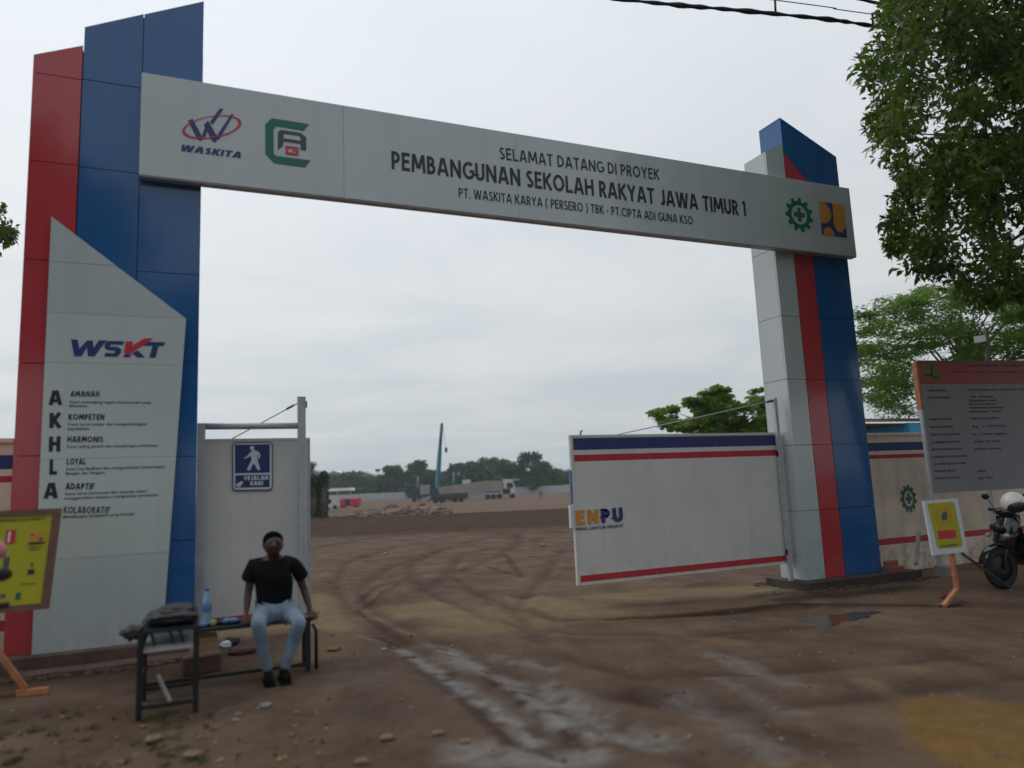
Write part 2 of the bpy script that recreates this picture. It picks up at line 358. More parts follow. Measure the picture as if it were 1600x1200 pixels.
def ribbon(pl, h):
    closed = math.hypot(pl[0][0]-pl[-1][0], pl[0][1]-pl[-1][1]) < 1e-6
    n = len(pl); L = []; R = []
    for i in range(n):
        p = Vector(pl[i]); a = Vector(pl[i-1]) if i else (Vector(pl[-2]) if closed else None); c = Vector(pl[i+1]) if i < n-1 else (Vector(pl[1]) if closed else None)
        d1 = (p-a).normalized() if a is not None else None; d2 = (c-p).normalized() if c is not None else None
        if d1 is None: d1 = d2
        if d2 is None: d2 = d1
        n1 = Vector((-d1.y, d1.x)); n2 = Vector((-d2.y, d2.x)); m = (n1+n2)
        m = n1 if m.length < .05 else m.normalized()
        k = h/max(.38, m.dot(n1)); L.append(p+m*k); R.append(p-m*k)
    return L, R
def lettering(text, p0, p1, height, Y, parent, material, name='lettering', h=.085, gap=.13, slant=0., wmul=None):
    """flat cut letters on a plane of constant Y: baseline from p0 to p1 given as (x, z)"""
    g = glyphs(h); items = []; x = 0
    for ch in text:
        w, s = g[ch]; items.append((x, s)); x += w+(gap if ch != ' ' else .10)
    tot = x-gap; ax = Vector((p1[0]-p0[0], p1[1]-p0[1])); sx = ax.length/tot; ax.normalize(); up = Vector((-ax.y, ax.x))
    mb = MB()
    for x0, strokes in items:
        for k, pl in enumerate(strokes):
            L, R = ribbon(pl, h)
            if wmul: pass
            vs = []
            for q in L+R:
                xx = (x0+q.x+slant*q.y)*sx; zz = q.y*height
                P = Vector(p0)+ax*xx+up*zz; vs.append((P.x, Y-.0006*k, P.y))
            n = len(L); mb.add(vs, [(i, i+1, n+i+1, n+i) for i in range(n-1)])
    return wbuild(mb, name, material, parent)
def smalltext(text, x, z, size, Y, parent, material, width=None, bold=.012, space=1.0, name='lettering'):
    cu = bpy.data.curves.new('t', 'FONT'); cu.body = text; cu.size = size; cu.offset = bold*size; cu.space_character = space; cu.resolution_u = 2
    o = bpy.data.objects.new('t', cu); COL.objects.link(o); dg = bpy.context.evaluated_depsgraph_get()
    me = bpy.data.meshes.new_from_object(o.evaluated_get(dg)); bpy.data.objects.remove(o)
    xs = [v.co.x for v in me.vertices] or [0, 1]; s = (width/(max(xs)-min(xs))) if width else 1
    for v in me.vertices: v.co = (x+v.co.x*s, Y, z+v.co.y)
    me.materials.clear(); me.materials.append(material); me.name = name
    q = bpy.data.objects.new(name, me); COL.objects.link(q); q.parent = parent
    T = Matrix.Identity(4); p = parent
    while p is not None: T = p.matrix_basis @ T; p = p.parent
    me.transform(T.inverted()); return q
def pxpoly(pts, org, scale, Y):                 # outline read off an enlarged crop -> plane of constant Y
    return [onY(org[0]+a/scale, org[1]+b/scale, Y) for a, b in pts]
def flat(polys, name, material, parent, dy=0.):
    mb = MB()
    for P in polys: mb.add([(x, y+dy, z) for x, y, z in P], [tuple(range(len(P)))])
    return wbuild(mb, name, material, parent)
def ring(outer, inner, name, material, parent):
    n = len(outer); mb = MB(); mb.add(outer+inner, [(i, (i+1) % n, n+(i+1) % n, n+i) for i in range(n)]); return wbuild(mb, name, material, parent)

# ------------------------------------------------------------------ GROUND
SAND = [(gp((600, 965), (690, 952), (790, 975)), .55, .9), (gp((640, 990), (720, 985)), .25, .6),
        (gp((830, 935), (930, 955), (1080, 945), (1230, 925)), .50, .95), (gp((940, 925), (1240, 905)), .45, .9),
        (gp((495, 940), (520, 985), (500, 1030)), .35, .8), (gp((300, 990), (400, 985), (520, 975)), .45, .8),
        (gp((1382, 1022), (1435, 1037)), .10, .7), (gp((1345, 1055), (1400, 1075)), .10, .6), (gp((1050, 985), (1150, 1000)), .18, .5), (gp((860, 1010), (900, 1040)), .18, .35),
        (gp((500, 1110), (520, 1085)), .12, .4), (gp((1330, 940), (1420, 955)), .15, .4), (gp((1290, 900), (1360, 890)), .2, .4)]
PALE = [(gp((560, 1000), (600, 1012)), .05, .3), (gp((625, 1020), (690, 1057), (750, 1102), (817, 1147), (860, 1200)), .085, .8),
        (gp((690, 1015), (735, 1045), (799, 1076), (874, 1140), (930, 1165)), .11, .85), (gp((705, 1032), (750, 1050)), .14, .85), (gp((770, 1060), (830, 1110)), .10, .5),
        (gp((855, 1085), (925, 1125), (1010, 1165)), .18, .6), (gp((730, 1185), (820, 1200), (910, 1190)), .16, .7), (gp((665, 1105), (705, 1100)), .07, .7),
        (gp((770, 1030), (860, 1050)), .10, .45), (gp((1060, 1090), (1150, 1140), (1240, 1200)), .16, .35), (gp((1110, 1020), (1250, 1070)), .12, .35), (gp((1120, 1060), (1240, 1110)), .10, .3)]
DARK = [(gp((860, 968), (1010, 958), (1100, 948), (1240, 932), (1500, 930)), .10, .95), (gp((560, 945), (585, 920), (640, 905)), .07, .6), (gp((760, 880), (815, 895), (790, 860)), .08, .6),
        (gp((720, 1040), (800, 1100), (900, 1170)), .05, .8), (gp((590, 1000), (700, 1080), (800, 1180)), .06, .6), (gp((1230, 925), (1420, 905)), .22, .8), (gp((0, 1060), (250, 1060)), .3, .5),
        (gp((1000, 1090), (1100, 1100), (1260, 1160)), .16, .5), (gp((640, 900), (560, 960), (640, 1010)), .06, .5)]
TRACKS = [gp((1100, 1200), (880, 1110), (700, 1010), (585, 960), (560, 925), (600, 890), (700, 850), (800, 825)),
          gp((900, 1200), (750, 1100), (620, 1010), (545, 960), (520, 915), (540, 880), (620, 850)),
          gp((1260, 935), (1050, 955), (870, 965), (760, 930), (700, 895), (720, 860), (850, 835)),
          gp((1300, 960), (1100, 985), (900, 990), (760, 965), (660, 920), (640, 880), (700, 850)),
          gp((1500, 1010), (1250, 1040), (1000, 1060), (860, 1020), (800, 950), (850, 890), (880, 850)), gp((1600, 1040), (1300, 1085), (1100, 1110), (950, 1090))]
def base_z(x, y):
    s = x*FH[0]+y*FH[1]
    z = -.18*sstep(1, 9, x)*(1-sstep(25, 42, s))
    z = z-.85*sstep(48, 62, s)
    z = z+.16*np.exp(-((s-46)/2.2)**2)*(1-sstep(60, 90, np.abs(x-20)))
    return z
def ground_z(x, y, detail=True):
    z = base_z(x, y); r = np.hypot(x, y)
    near = 1-sstep(40, 90, r)
    z = z+near*(.055*(fbm(x*.35, y*.35, 3, 3)-.5)+.035*(fbm(x*1.6, y*1.6, 3, 9)-.5))
    if detail:
        z = z+near*.022*(fbm(x*6, y*6, 3, 21)-.5)
        for k, T in enumerate(TRACKS):
            for off in (0,):
                d = dseg(x, y, T)+.05*(fbm(x*2, y*2, 2, 40+k)-.5)
                z = z-.026*np.exp(-(d/.14)**2)+.013*np.exp(-((d-.26)/.08)**2)
    flatm = np.exp(-((x-.4)/1.6)**4-((y-7.3)/1.1)**4)
    return z*(1-.75*flatm)
def gz(x, y): return float(ground_z(np.array([x]), np.array([y]))[0])
PUD = onZ(1305, 965, -.16)
def build_ground():
    rr = np.concatenate([np.geomspace(.4, 2.2, 20)[:-1], np.geomspace(2.2, 60, 520)[:-1], np.geomspace(60, 1500, 60)])
    a0 = math.atan2(FH[0], FH[1])
    fine = np.linspace(a0-math.radians(40), a0+math.radians(40), 400)
    coarse = np.linspace(a0+math.radians(40), a0+math.radians(320), 60)[1:-1]
    aa = np.concatenate([fine, coarse]); na = len(aa); nr = len(rr)
    A, Rr = np.meshgrid(aa, rr); X = Rr*np.sin(A); Y = Rr*np.cos(A)
    Z = ground_z(X, Y)
    dp = np.hypot((X-PUD[0])/.80, (Y-PUD[1])/.30); Z = Z*(1-np.exp(-dp**4)*.8)+np.exp(-dp**4)*.8*(base_z(np.array([PUD[0]]), np.array([PUD[1]]))[0]-.03)
    v = np.stack([X, Y, Z], -1).reshape(-1, 3)
    i = np.arange(nr-1)[:, None]; j = np.arange(na)[None, :]; jn = (j+1) % na
    f = np.stack([i*na+j, i*na+jn, (i+1)*na+jn, (i+1)*na+j], -1).reshape(-1, 4)[:, ::-1]
    me = bpy.data.meshes.new('ground'); me.vertices.add(len(v)); me.vertices.foreach_set('co', v.ravel())
    me.loops.add(len(f)*4); me.loops.foreach_set('vertex_index', f.ravel().astype(np.int32)); me.polygons.add(len(f))
    me.polygons.foreach_set('loop_start', np.arange(0, len(f)*4, 4, dtype=np.int32)); me.polygons.foreach_set('loop_total', np.full(len(f), 4, dtype=np.int32))
    me.polygons.foreach_set('use_smooth', np.ones(len(f), bool)); me.update(); me.validate()
    S = X*FH[0]+Y*FH[1]; wx = (fbm(X*1.7, Y*1.7, 3, 60)-.5)*.35; wy = (fbm(X*1.7, Y*1.7, 3, 80)-.5)*.35
    nzz = fbm(X*4, Y*4, 4, 90)
    def mask(lst, soft=.5):
        m = np.zeros(X.shape)
        for pts, w, s_ in lst:
            d = dseg(X+wx*min(1, w*2.2), Y+wy*min(1, w*2.2), pts); m = np.maximum(m, s_*(1-sstep(w*(1-soft), w*(1+soft), d)))
        return m
    sand = mask(SAND, .6)*(.75+.5*nzz); pale = mask(PALE, .95)*sstep(.30, .70, fbm(X*7, Y*7, 4, 99)+.10); dark = mask(DARK, .7)
    field = sstep(47.5, 49.5, S+1.2*(fbm(X*.3, Y*.3, 3, 5)-.5))
    darkband = (1-sstep(47, 49, S))*sstep(27, 33, S+4*(fbm(X*.15, Y*.4, 3, 15)-.5))
    midsand = sstep(.50, .66, fbm(X*.5+3, Y*.5, 4, 33))*sstep(7, 11, S)*(1-sstep(20, 27, S))*.35
    op = [onZ(a, b, -.06)[:2] for a, b in ((1402, 1112), (1412, 1092), (1440, 1084), (1500, 1082), (1560, 1085), (1640, 1088), (1700, 1130), (1680, 1230), (1600, 1250), (1480, 1195), (1430, 1165), (1408, 1135))]
    ins = np.zeros(X.shape, bool); q = op[-1]
    for p_ in op:
        cnd = ((p_[1] > Y) != (q[1] > Y)); xx = (q[0]-p_[0])*(Y-p_[1])/((q[1]-p_[1]) or 1e-9)+p_[0]; ins ^= cnd & (X < xx); q = p_
    dd = dseg(X+wx*.1, Y+wy*.1, op+[op[0]]); ochre = np.where(ins, .5+.5*sstep(0, .10, dd), .5-.5*sstep(0, .10, dd))*(.62+.45*fbm(X*3, Y*3, 4, 121))
    d2 = dseg(X+wx*.2, Y+wy*.2, gp((1180, 1205), (1300, 1200))); ochre = np.maximum(ochre, .6*(1-sstep(.02, .10, d2)))
    trk = np.zeros(X.shape)
    for k_, T_ in enumerate(TRACKS):
        dt_ = dseg(X, Y, T_)+.05*(fbm(X*2, Y*2, 2, 40+k_)-.5); trk = np.maximum(trk, np.exp(-(dt_/.12)**2)*(.35+.5*fbm(X*2.5, Y*2.5, 3, 50+k_)))
    far_t = np.zeros(X.shape)
    for k_ in range(9):          # long arcs left by lorries between the gate and the field
        x0_ = -6+k_*3.3; yy = Y-9; cx0 = x0_+2.2*np.sin(yy*.16+k_*1.7)+yy*(.15+.05*k_)
        far_t = np.maximum(far_t, np.exp(-((X-cx0+.25*(fbm(X*.8, Y*.8, 2, 70+k_)-.5))/.22)**2)*sstep(9, 13, Y)*(1-sstep(40, 46, S))*(.3+.6*fbm(X*1.2, Y*.6, 3, 75+k_)))
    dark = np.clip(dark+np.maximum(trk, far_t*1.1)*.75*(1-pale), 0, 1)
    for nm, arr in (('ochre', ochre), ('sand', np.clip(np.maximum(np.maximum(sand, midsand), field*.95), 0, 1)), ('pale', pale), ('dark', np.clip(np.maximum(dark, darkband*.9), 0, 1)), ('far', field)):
        at_ = me.attributes.new(nm, 'FLOAT', 'POINT'); at_.data.foreach_set('value', np.ascontiguousarray(arr, dtype=np.float32).ravel())
    m = bpy.data.materials.new('mud'); m.use_nodes = True; n = m.node_tree.nodes; l = m.node_tree.links; p = n['Principled BSDF']
    t = n.new('ShaderNodeTexCoord')
    def noise(scale, det=6, rough=.6, stretch=None):
        z = n.new('ShaderNodeTexNoise'); z.inputs['Scale'].default_value = scale; z.inputs['Detail'].default_value = det; z.inputs['Roughness'].default_value = rough
        src = t.outputs['Object']
        if stretch:
            mp = n.new('ShaderNodeMapping'); mp.inputs['Scale'].default_value = stretch; mp.inputs['Rotation'].default_value = (0, 0, -.4); l.new(src, mp.inputs[0]); src = mp.outputs[0]
        l.new(src, z.inputs['Vector']); return z.outputs[0]
    def rmp(src, stops):
        r = n.new('ShaderNodeValToRGB'); l.new(src, r.inputs[0]); c = r.color_ramp
        c.elements[0].position, c.elements[0].color = stops[0][0], (*stops[0][1], 1); c.elements[1].position, c.elements[1].color = stops[-1][0], (*stops[-1][1], 1)
        for q in stops[1:-1]: e_ = c.elements.new(q[0]); e_.color = (*q[1], 1)
        return r.outputs[0]
    def mixc(f_, a, b):
        x = n.new('ShaderNodeMix'); x.data_type = 'RGBA'
        if isinstance(f_, float): x.inputs[0].default_value = f_
        else: l.new(f_, x.inputs[0])
        for k, q in ((6, a), (7, b)):
            if isinstance(q, tuple): x.inputs[k].default_value = (*q, 1)
            else: l.new(q, x.inputs[k])
        return x.outputs[2]
    def attr(nm): a = n.new('ShaderNodeAttribute'); a.attribute_name = nm; return a.outputs['Fac']
    mud = rmp(noise(1.3), [(.3, (.074, .048, .034)), (.5, (.112, .076, .054)), (.68, (.155, .110, .080))])
    mud = mixc(rmp(noise(14, 8, .7), [(.42, (0, 0, 0)), (.72, (.6, .6, .6))]), mud, (.155, .108, .078))
    sandc = rmp(noise(2.2), [(.3, (.15, .104, .062)), (.7, (.225, .163, .10))])
    sandfar = rmp(noise(.09, 6, .6, (1, 4, 1)), [(.3, (.115, .078, .056)), (.7, (.175, .125, .09))])
    sandc = mixc(attr('far'), sandc, sandfar)
    palec = rmp(noise(9), [(.3, (.18, .165, .15)), (.7, (.32, .305, .29))])
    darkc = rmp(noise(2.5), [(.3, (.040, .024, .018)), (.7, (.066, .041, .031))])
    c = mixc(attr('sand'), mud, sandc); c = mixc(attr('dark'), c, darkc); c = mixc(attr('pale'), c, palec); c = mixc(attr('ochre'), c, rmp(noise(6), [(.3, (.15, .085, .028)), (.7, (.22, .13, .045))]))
    l.new(c, p.inputs['Base Color'])
    rg = n.new('ShaderNodeMapRange'); l.new(noise(1.1, 5), rg.inputs[0]); rg.inputs[1].default_value = .35; rg.inputs[2].default_value = .65; rg.inputs[3].default_value = .62; rg.inputs[4].default_value = .95
    l.new(rg.outputs[0], p.inputs['Roughness']); p.inputs['Specular IOR Level'].default_value = .02
    b1 = n.new('ShaderNodeBump'); b1.inputs['Strength'].default_value = .6; b1.inputs['Distance'].default_value = .03; l.new(noise(22, 8, .65), b1.inputs['Height'])
    b2 = n.new('ShaderNodeBump'); b2.inputs['Strength'].default_value = .5; b2.inputs['Distance'].default_value = .06; l.new(noise(5, 5, .6), b2.inputs['Height']); l.new(b1.outputs[0], b2.inputs['Normal'])
    l.new(b2.outputs[0], p.inputs['Normal'])
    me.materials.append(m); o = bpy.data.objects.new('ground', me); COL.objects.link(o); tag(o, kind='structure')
build_ground()
# puddle
mb = MB(); zc_ = base_z(np.array([PUD[0]]), np.array([PUD[1]]))[0]
zp = zc_-.012
n_ = 72; vs = [(PUD[0], PUD[1], zp)]
for k in range(n_):
    t = 2*math.pi*k/n_; r = 1+.30*math.sin(2*t+1)+.22*math.sin(3*t+.4)+.16*math.sin(5*t)+.10*math.sin(9*t+2)
    vs.append((PUD[0]+.72*r*math.cos(t), PUD[1]+.27*r*math.sin(t), zp))
mb.add(vs, [(0, 1+k, 1+(k+1) % n_) for k in range(n_)]); o = mb.build('puddle', M['water']); tag(o, kind='structure')

# ------------------------------------------------------------------ PILLARS
YF = 9.03; YB = 9.55
def panel(poly, y, mname, parent, th=.028, name='cladding_panel', g=.004):
    cx = sum(p[0] for p in poly)/len(poly); cz = sum(p[1] for p in poly)/len(poly)
    P = [(x+(g if x < cx else -g), z+(g if z < cz else -g)) for x, z in poly]
    mb_ = MB().prism(P, y, y+th)
    if name == 'cladding_panel': mb_.v = [(a, b+(random.random()-.5)*.003, c_) for a, b, c_ in mb_.v]
    return wbuild(mb_, name, M[mname], parent)
LP = thing('gate_pillar', 'tall red and blue pillar on the left carrying the white values panel', 'gate pillar', (-.8, 9.3, 0), 'pillars of the entrance gate')
top_l = lambda x: 7.055+(x+1.22)*(7.682-7.055)/1.265
# core bodies
c = MB(); c.prism([(-1.67, .16), (-1.225, .16), (-1.225, 6.78), (-1.67, 6.58)], YF+.03, YB-.01, 0); wbuild(c, 'frame_core', M['joint'], LP)
c = MB(); c.prism([(-1.215, .16), (.02, .16), (.02, top_l(.02)-.03), (-1.215, top_l(-1.215)-.03)], YF+.031, YB-.012, 0); wbuild(c, 'frame_core', M['joint'], LP)
zs = [.15, 1.15, 2.14, 3.12, 4.25, 5.37, 6.40]
for a, b in zip(zs, zs[1:]): panel([(-1.70, a), (-1.222, a), (-1.222, b), (-1.70, b)], YF, 'acp_red', LP)
panel([(-1.70, 6.40), (-1.222, 6.40), (-1.222, 6.825), (-1.70, 6.614)], YF, 'acp_red', LP)
for x0, x1, zz in ((-1.218, -.61, [.15, 3.1, 5.36, 6.41]), (-.61, .045, [.15, 1.18, 2.10, 3.18, 4.20, 5.36, 6.41])):
    for a, b in zip(zz, zz[1:]): panel([(x0, a), (x1, a), (x1, b), (x0, b)], YF+(.0 if x0 > -1 else 0), 'acp_blue', LP)
    panel([(x0, 6.41), (x1, 6.41), (x1, top_l(x1)), (x0, top_l(x0))], YF, 'acp_blue', LP)
for a, b in zip(zs+[7.0], zs[1:]+[7.0]):           # side and back skins so the pillar is closed from any angle
    if b > a:
        wbuild(MB().box(.022, .043, YF+.03, YB, a+.004, b-.004), 'cladding_panel', M['acp_blue'], LP)
        if b < 6.5: wbuild(MB().box(-1.698, -1.674, YF+.03, YB, a+.004, b-.004), 'cladding_panel', M['acp_red'], LP)
wbuild(MB().box(-1.698, .043, YB, YB+.02, .15, 6.5), 'cladding_panel', M['acp_blue'], LP)
# white values sign standing proud of the cladding
YS = 8.955
wl = [onY(80, 338, YS), onY(291, 498, YS), onY(262, 845, YS), onY(48, 1022, YS)]
xl = wl[0][0]; x_tr, z_tr = wl[1][0], wl[1][2]; z_tl = wl[0][2]
x_br = -.262; zb = .15
def xr(z): return x_br+(x_tr-x_br)*(z-zb)/(z_tr-zb)
zt = [zb, 1.07, 2.1, 3.12, 3.66]
for a, b in zip(zt[:-1], zt[1:-1]+[z_tr]): 
    panel([(xl, a), (xr(a), a), (xr(b), b), (xl, b)], YS, 'sign_sheet' if a > 1 else 'acp_grey', LP, .05, 'sign_panel', .0012)
xd = xl+(x_tr-xl)*(z_tl-4.22)/(z_tl-z_tr)
panel([(xl, z_tr), (x_tr, z_tr), (xd, 4.22), (xl, 4.22)], YS, 'acp_grey', LP, .05, 'sign_panel', .0012)
wbuild(MB().prism([(xl+.001, 4.223), (xd-.003, 4.223), (xl+.001, z_tl)], YS, YS+.05), 'sign_panel', M['acp_grey'], LP)
YT = YS-.003
def L2(text, a, b, hpx, m='ink', **k):
    A = onY(*a, YT); B = onY(*b, YT); lettering(text, (A[0], A[2]), (B[0], B[2]), hpx, YT, LP, M[m], **k)
# WSKT logo, outlines read from the enlarged crop (90,500) x3.75
o_, s_ = (90, 500), 3.75
W1 = [(78, 113), (118, 114), (128, 168), (172, 120), (206, 120), (212, 165), (240, 119), (290, 118), (252, 165), (215, 213), (178, 213), (172, 160), (140, 213), (98, 213)]
flat([pxpoly(W1, o_, s_, YT)], 'logo', M['logo_blue'], LP)
S1 = [(292, 122), (392, 124), (382, 146), (310, 144), (306, 154), (352, 158), (374, 172), (370, 196), (348, 216), (272, 214), (280, 192), (332, 194), (340, 182), (292, 176), (276, 166), (276, 140)]
flat([pxpoly(S1, o_, s_, YT)], 'logo', M['logo_blue'], LP)
K1 = [(396, 196), (420, 202), (440, 192), (470, 178), (514, 220), (468, 220), (436, 196), (422, 218), (382, 218)]
flat([pxpoly(K1, o_, s_, YT)], 'logo', M['logo_blue'], LP)
T1 = [(520, 128), (632, 130), (622, 152), (592, 152), (574, 221), (536, 221), (556, 152), (500, 150)]
flat([pxpoly(T1, o_, s_, YT)], 'logo', M['logo_blue'], LP)
V1 = [(400, 124), (444, 126), (436, 152), (505, 108), (560, 106), (542, 124), (450, 182), (410, 203), (388, 190)]
flat([pxpoly(V1, o_, s_, YT)], 'logo', M['logo_red'], LP, -.001)
big = [('A', 76, 97, 633, .155), ('K', 77, 95, 669, .16), ('H', 76, 94, 706, .16), ('L', 77, 89, 742, .16), ('A', 68, 90, 779, .16)]
for ch, a, b, y, hh in big: L2(ch, (a, y), (b, y-.5), hh, h=.115)
heads = [('AMANAH', 110, 155, 620, .063), ('KOMPETEN', 107, 163, 656, .063), ('HARMONIS', 105, 161, 691, .063), ('LOYAL', 104, 134, 726, .065), ('ADAPTIF', 102, 147, 765, .068), ('KOLABORATIF', 99, 171, 802, .07)]
for t_, a, b, y, hh in heads: L2(t_, (a, y), (b, y), hh, 'ink_soft' if t_ == 'KOLABORATIF' else 'ink', h=.1)
body = [('Kami memegang tegguh kepercayaan yang'.replace('tegguh', 'teguh'), 108, 235, 630), ('diberikan', 107, 136, 636), ('Kami terus belajar dan mengembangkan', 106, 229, 665), ('kapabilitas', 105, 139, 672),
        ('Kami saling peduli dan menghargai perbedaan', 104, 245, 700), ('Kami berdedikasi dan mengutamakan kepentingan', 103, 257, 735), ('Bangsa dan Negara', 102, 163, 742),
        ('Kami terus berinovasi dan antusias dalam', 101, 229, 774), ('menggerakkan ataupun menghadapi perubahan', 100, 247, 781), ('Membangun kerjasama yang sinergis', 98, 210, 810)]
for t_, a, b, y in body:
    A = onY(a, y, YT); B = onY(b, y, YT); smalltext(t_, A[0], A[2], .043, YT, LP, M['ink_soft'], B[0]-A[0], .016)
# plinth
PLc = thing('plinth', 'low brown masonry plinth under the left pillar', 'plinth', (-.8, 9.2, 0))
wbuild(MB().box(-1.95, .10, 8.80, 9.75, -.15, .148), 'kerb', M['plinth'], PLc)
wbuild(MB().box(-1.55, .3, 8.45, 8.72, -.15, .045), 'step', M['plinth'], PLc)

RP = thing('gate_pillar', 'tall right pillar clad in white, red and blue panels with a pointed blue top', 'gate pillar', (9.6, 9.3, -.04), 'pillars of the entrance gate')
ztop = lambda x: 7.71+(x-9.2)*(7.17-7.71)/1.24
zw = lambda x: 7.03+(x-8.8)*.52
c = MB(); c.prism([(8.83, -.04), (9.17, -.04), (9.17, zw(9.17)-.02), (8.83, zw(8.83)-.02)], YF+.03, YB-.03); wbuild(c, 'frame_core', M['joint'], RP)
c = MB(); c.prism([(9.235, -.04), (10.41, -.04), (10.41, ztop(10.41)-.03), (9.235, ztop(9.235)-.03)], YF+.031, YB-.032); wbuild(c, 'frame_core', M['joint'], RP)
zr = [-.04, 1.03, 2.07, 3.14, 4.19, 5.33, 6.3]
for a, b in zip(zr, zr[1:]+[None]):
    if b is None: break
    panel([(8.80, a), (9.205, a), (9.205, b), (8.80, b)], YF, 'acp_grey', RP)
    wbuild(MB().box(8.80, 8.825, YF+.029, YB, a+.004, b-.004), 'cladding_panel', M['acp_white'], RP)
    panel([(9.21, a), (9.63, a), (9.63, b), (9.21, b)], YF, 'acp_red', RP)
    panel([(9.635, a), (10.44, a), (10.44, b), (9.635, b)], YF, 'acp_blue', RP)
    wbuild(MB().box(10.415, 10.438, YF+.029, YB, a+.004, b-.004), 'cladding_panel', M['acp_blue'], RP)
panel([(8.80, 6.3), (9.205, 6.3), (9.205, zw(9.205)), (8.80, zw(8.80))], YF, 'acp_grey', RP)
wbuild(MB().box(8.80, 8.825, YF+.029, YB, 6.304, zw(8.80)-.002), 'cladding_panel', M['acp_white'], RP)
wbuild(MB().prism([(8.826, zw(8.826)-.02), (9.2, zw(9.2)-.02), (9.2, zw(9.2)-.002), (8.826, zw(8.826)-.002)], YF+.03, YB), 'cladding_panel', M['acp_white'], RP)
# red wedge and blue cap (front)
wbuild(MB().prism([(9.214, 6.304), (9.82, 6.304), (9.82, 6.50), (9.214, 7.06)], YF, YF+.028), 'cladding_panel', M['acp_red'], RP)
wbuild(MB().prism([(9.826, 6.304), (10.436, 6.304), (10.436, ztop(10.436)), (9.206, ztop(9.206)), (9.206, 7.075), (9.826, 6.51)], YF, YF+.028), 'cladding_panel', M['acp_blue'], RP)
wbuild(MB().box(9.206, 9.23, YF+.029, YB, 6.9, ztop(9.22)-.004), 'cladding_panel', M['acp_blue'], RP)
wbuild(MB().box(10.415, 10.438, YF+.029, YB, 6.304, ztop(10.438)-.004), 'cladding_panel', M['acp_blue'], RP)
wbuild(MB().prism([(9.206, ztop(9.206)-.02), (10.438, ztop(10.438)-.02), (10.438, ztop(10.438)), (9.206, ztop(9.206))], YF+.0285, YB), 'cladding_panel', M['acp_blue'], RP)
wbuild(MB().box(8.80, 10.438, YB+.002, YB+.02, -.04, 6.9), 'cladding_panel', M['acp_white'], RP)
PRc = thing('plinth', 'low dark masonry plinth under the right pillar', 'plinth', (9.6, 9.2, -.2))
wbuild(MB().box(8.62, 11.05, 8.78, 9.72, -.4, -.042), 'kerb', M['plinth_dark'], PRc)

# ------------------------------------------------------------------ BANNER BEAM
YN = 8.885
BN = thing('entrance_banner', 'long white overhead banner board welcoming visitors to the school building project', 'banner', (5, 8.95, 5.3))
bx = [-.607, 1.7, 4.1, 6.5, 8.05, 10.50]
for a, b in zip(bx, bx[1:]): wbuild(MB().bbox(a+.0008, b-.0008, YN, 9.02, 5.286, 6.532, .004), 'board_panel', M['acp_grey'], BN)
wbuild(MB().box(-.6, 10.49, YN+.01, 9.015, 5.274, 5.284), 'bottom_trim', M['steel'], BN)
YL = YN-.004
def LB(text, a, b, hz, m='ink', **k):
    A = onY(*a, YL); B = onY(*b, YL); lettering(text, (A[0], A[2]), (B[0], B[2]), hz, YL, BN, M[m], **k)
def hpx(x, y0, y1, Y=YL): return onY(x, y0, Y)[2]-onY(x, y1, Y)[2]
LB('SELAMAT DATANG DI PROYEK', (781, 248.5), (1031, 281.5), .5*(hpx(781, 229, 248)+hpx(1031, 264.5, 281)), h=.075)
LB('PEMBANGUNAN SEKOLAH RAKYAT JAWA TIMUR 1', (612, 264), (1166, 338), .5*(hpx(612, 238, 264)+hpx(1166, 313, 338)), h=.088, gap=.10)
LB('PT. WASKITA KARYA ( PERSERO ) TBK - PT.CIPTA ADI GUNA KSO', (717, 308), (1083, 351), .5*(hpx(717, 294.5, 308)+hpx(1083, 337, 351)), h=.075, gap=.11)
# company logo with ring, crop (240,150) x5.333
o_, s_ = (240, 150), 5.3333
def ell_px(cx, cy, rx, ry, rot, n=40, off=(0, 0)):
    return [(cx+off[0]+rx*math.cos(t)*math.cos(rot)-ry*math.sin(t)*math.sin(rot), cy+off[1]+rx*math.cos(t)*math.sin(rot)+ry*math.sin(t)*math.cos(rot)) for t in [2*math.pi*i/n for i in range(n)]]
Wp = [[(285, 205), (325, 188), (400, 330), (425, 300), (440, 330), (390, 375), (360, 350)], [(418, 240), (455, 205), (520, 320), (545, 330), (515, 390), (485, 370)],
      [(405, 325), (425, 340), (470, 250), (440, 225)], [(470, 215), (490, 240), (582, 108), (552, 104)], [(520, 340), (540, 370), (668, 152), (648, 150)]]
for i, w in enumerate(Wp): flat([pxpoly(w, o_, s_, YL)], 'logo', M['logo_blue'], BN, -.0007*i)
ring(pxpoly(ell_px(485, 257, 250, 92, -.16), o_, s_, YL-.006), pxpoly(ell_px(485, 255, 226, 84, -.16, off=(0, 0)), o_, s_, YL-.006), 'logo', M['logo_red'], BN)
LB('WASKITA', (280.5, 235.5), (376, 247.5), hpx(280, 224.5, 235), m='logo_blue', h=.115, gap=.09, slant=.20)
Cg = [(985, 184), (1298, 234), (1250, 290), (1020, 252), (1000, 280), (1000, 480), (1022, 498), (1308, 536), (1262, 596), (1005, 560), (930, 482), (930, 238)]
flat([pxpoly(Cg, o_, s_, YL)], 'logo', M['logo_green'], BN)
Ag = [(1035, 450), (1035, 300), (1065, 282), (1230, 308), (1272, 345), (1272, 455), (1224, 448), (1224, 400), (1080, 378), (1080, 415)]
flat([pxpoly(Ag, o_, s_, YL)], 'logo', M['logo_grey'], BN)
flat([pxpoly([(1084, 318), (1210, 336), (1224, 350), (1224, 372), (1084, 352)], o_, s_, YL-.002)], 'logo', M['acp_grey'], BN)
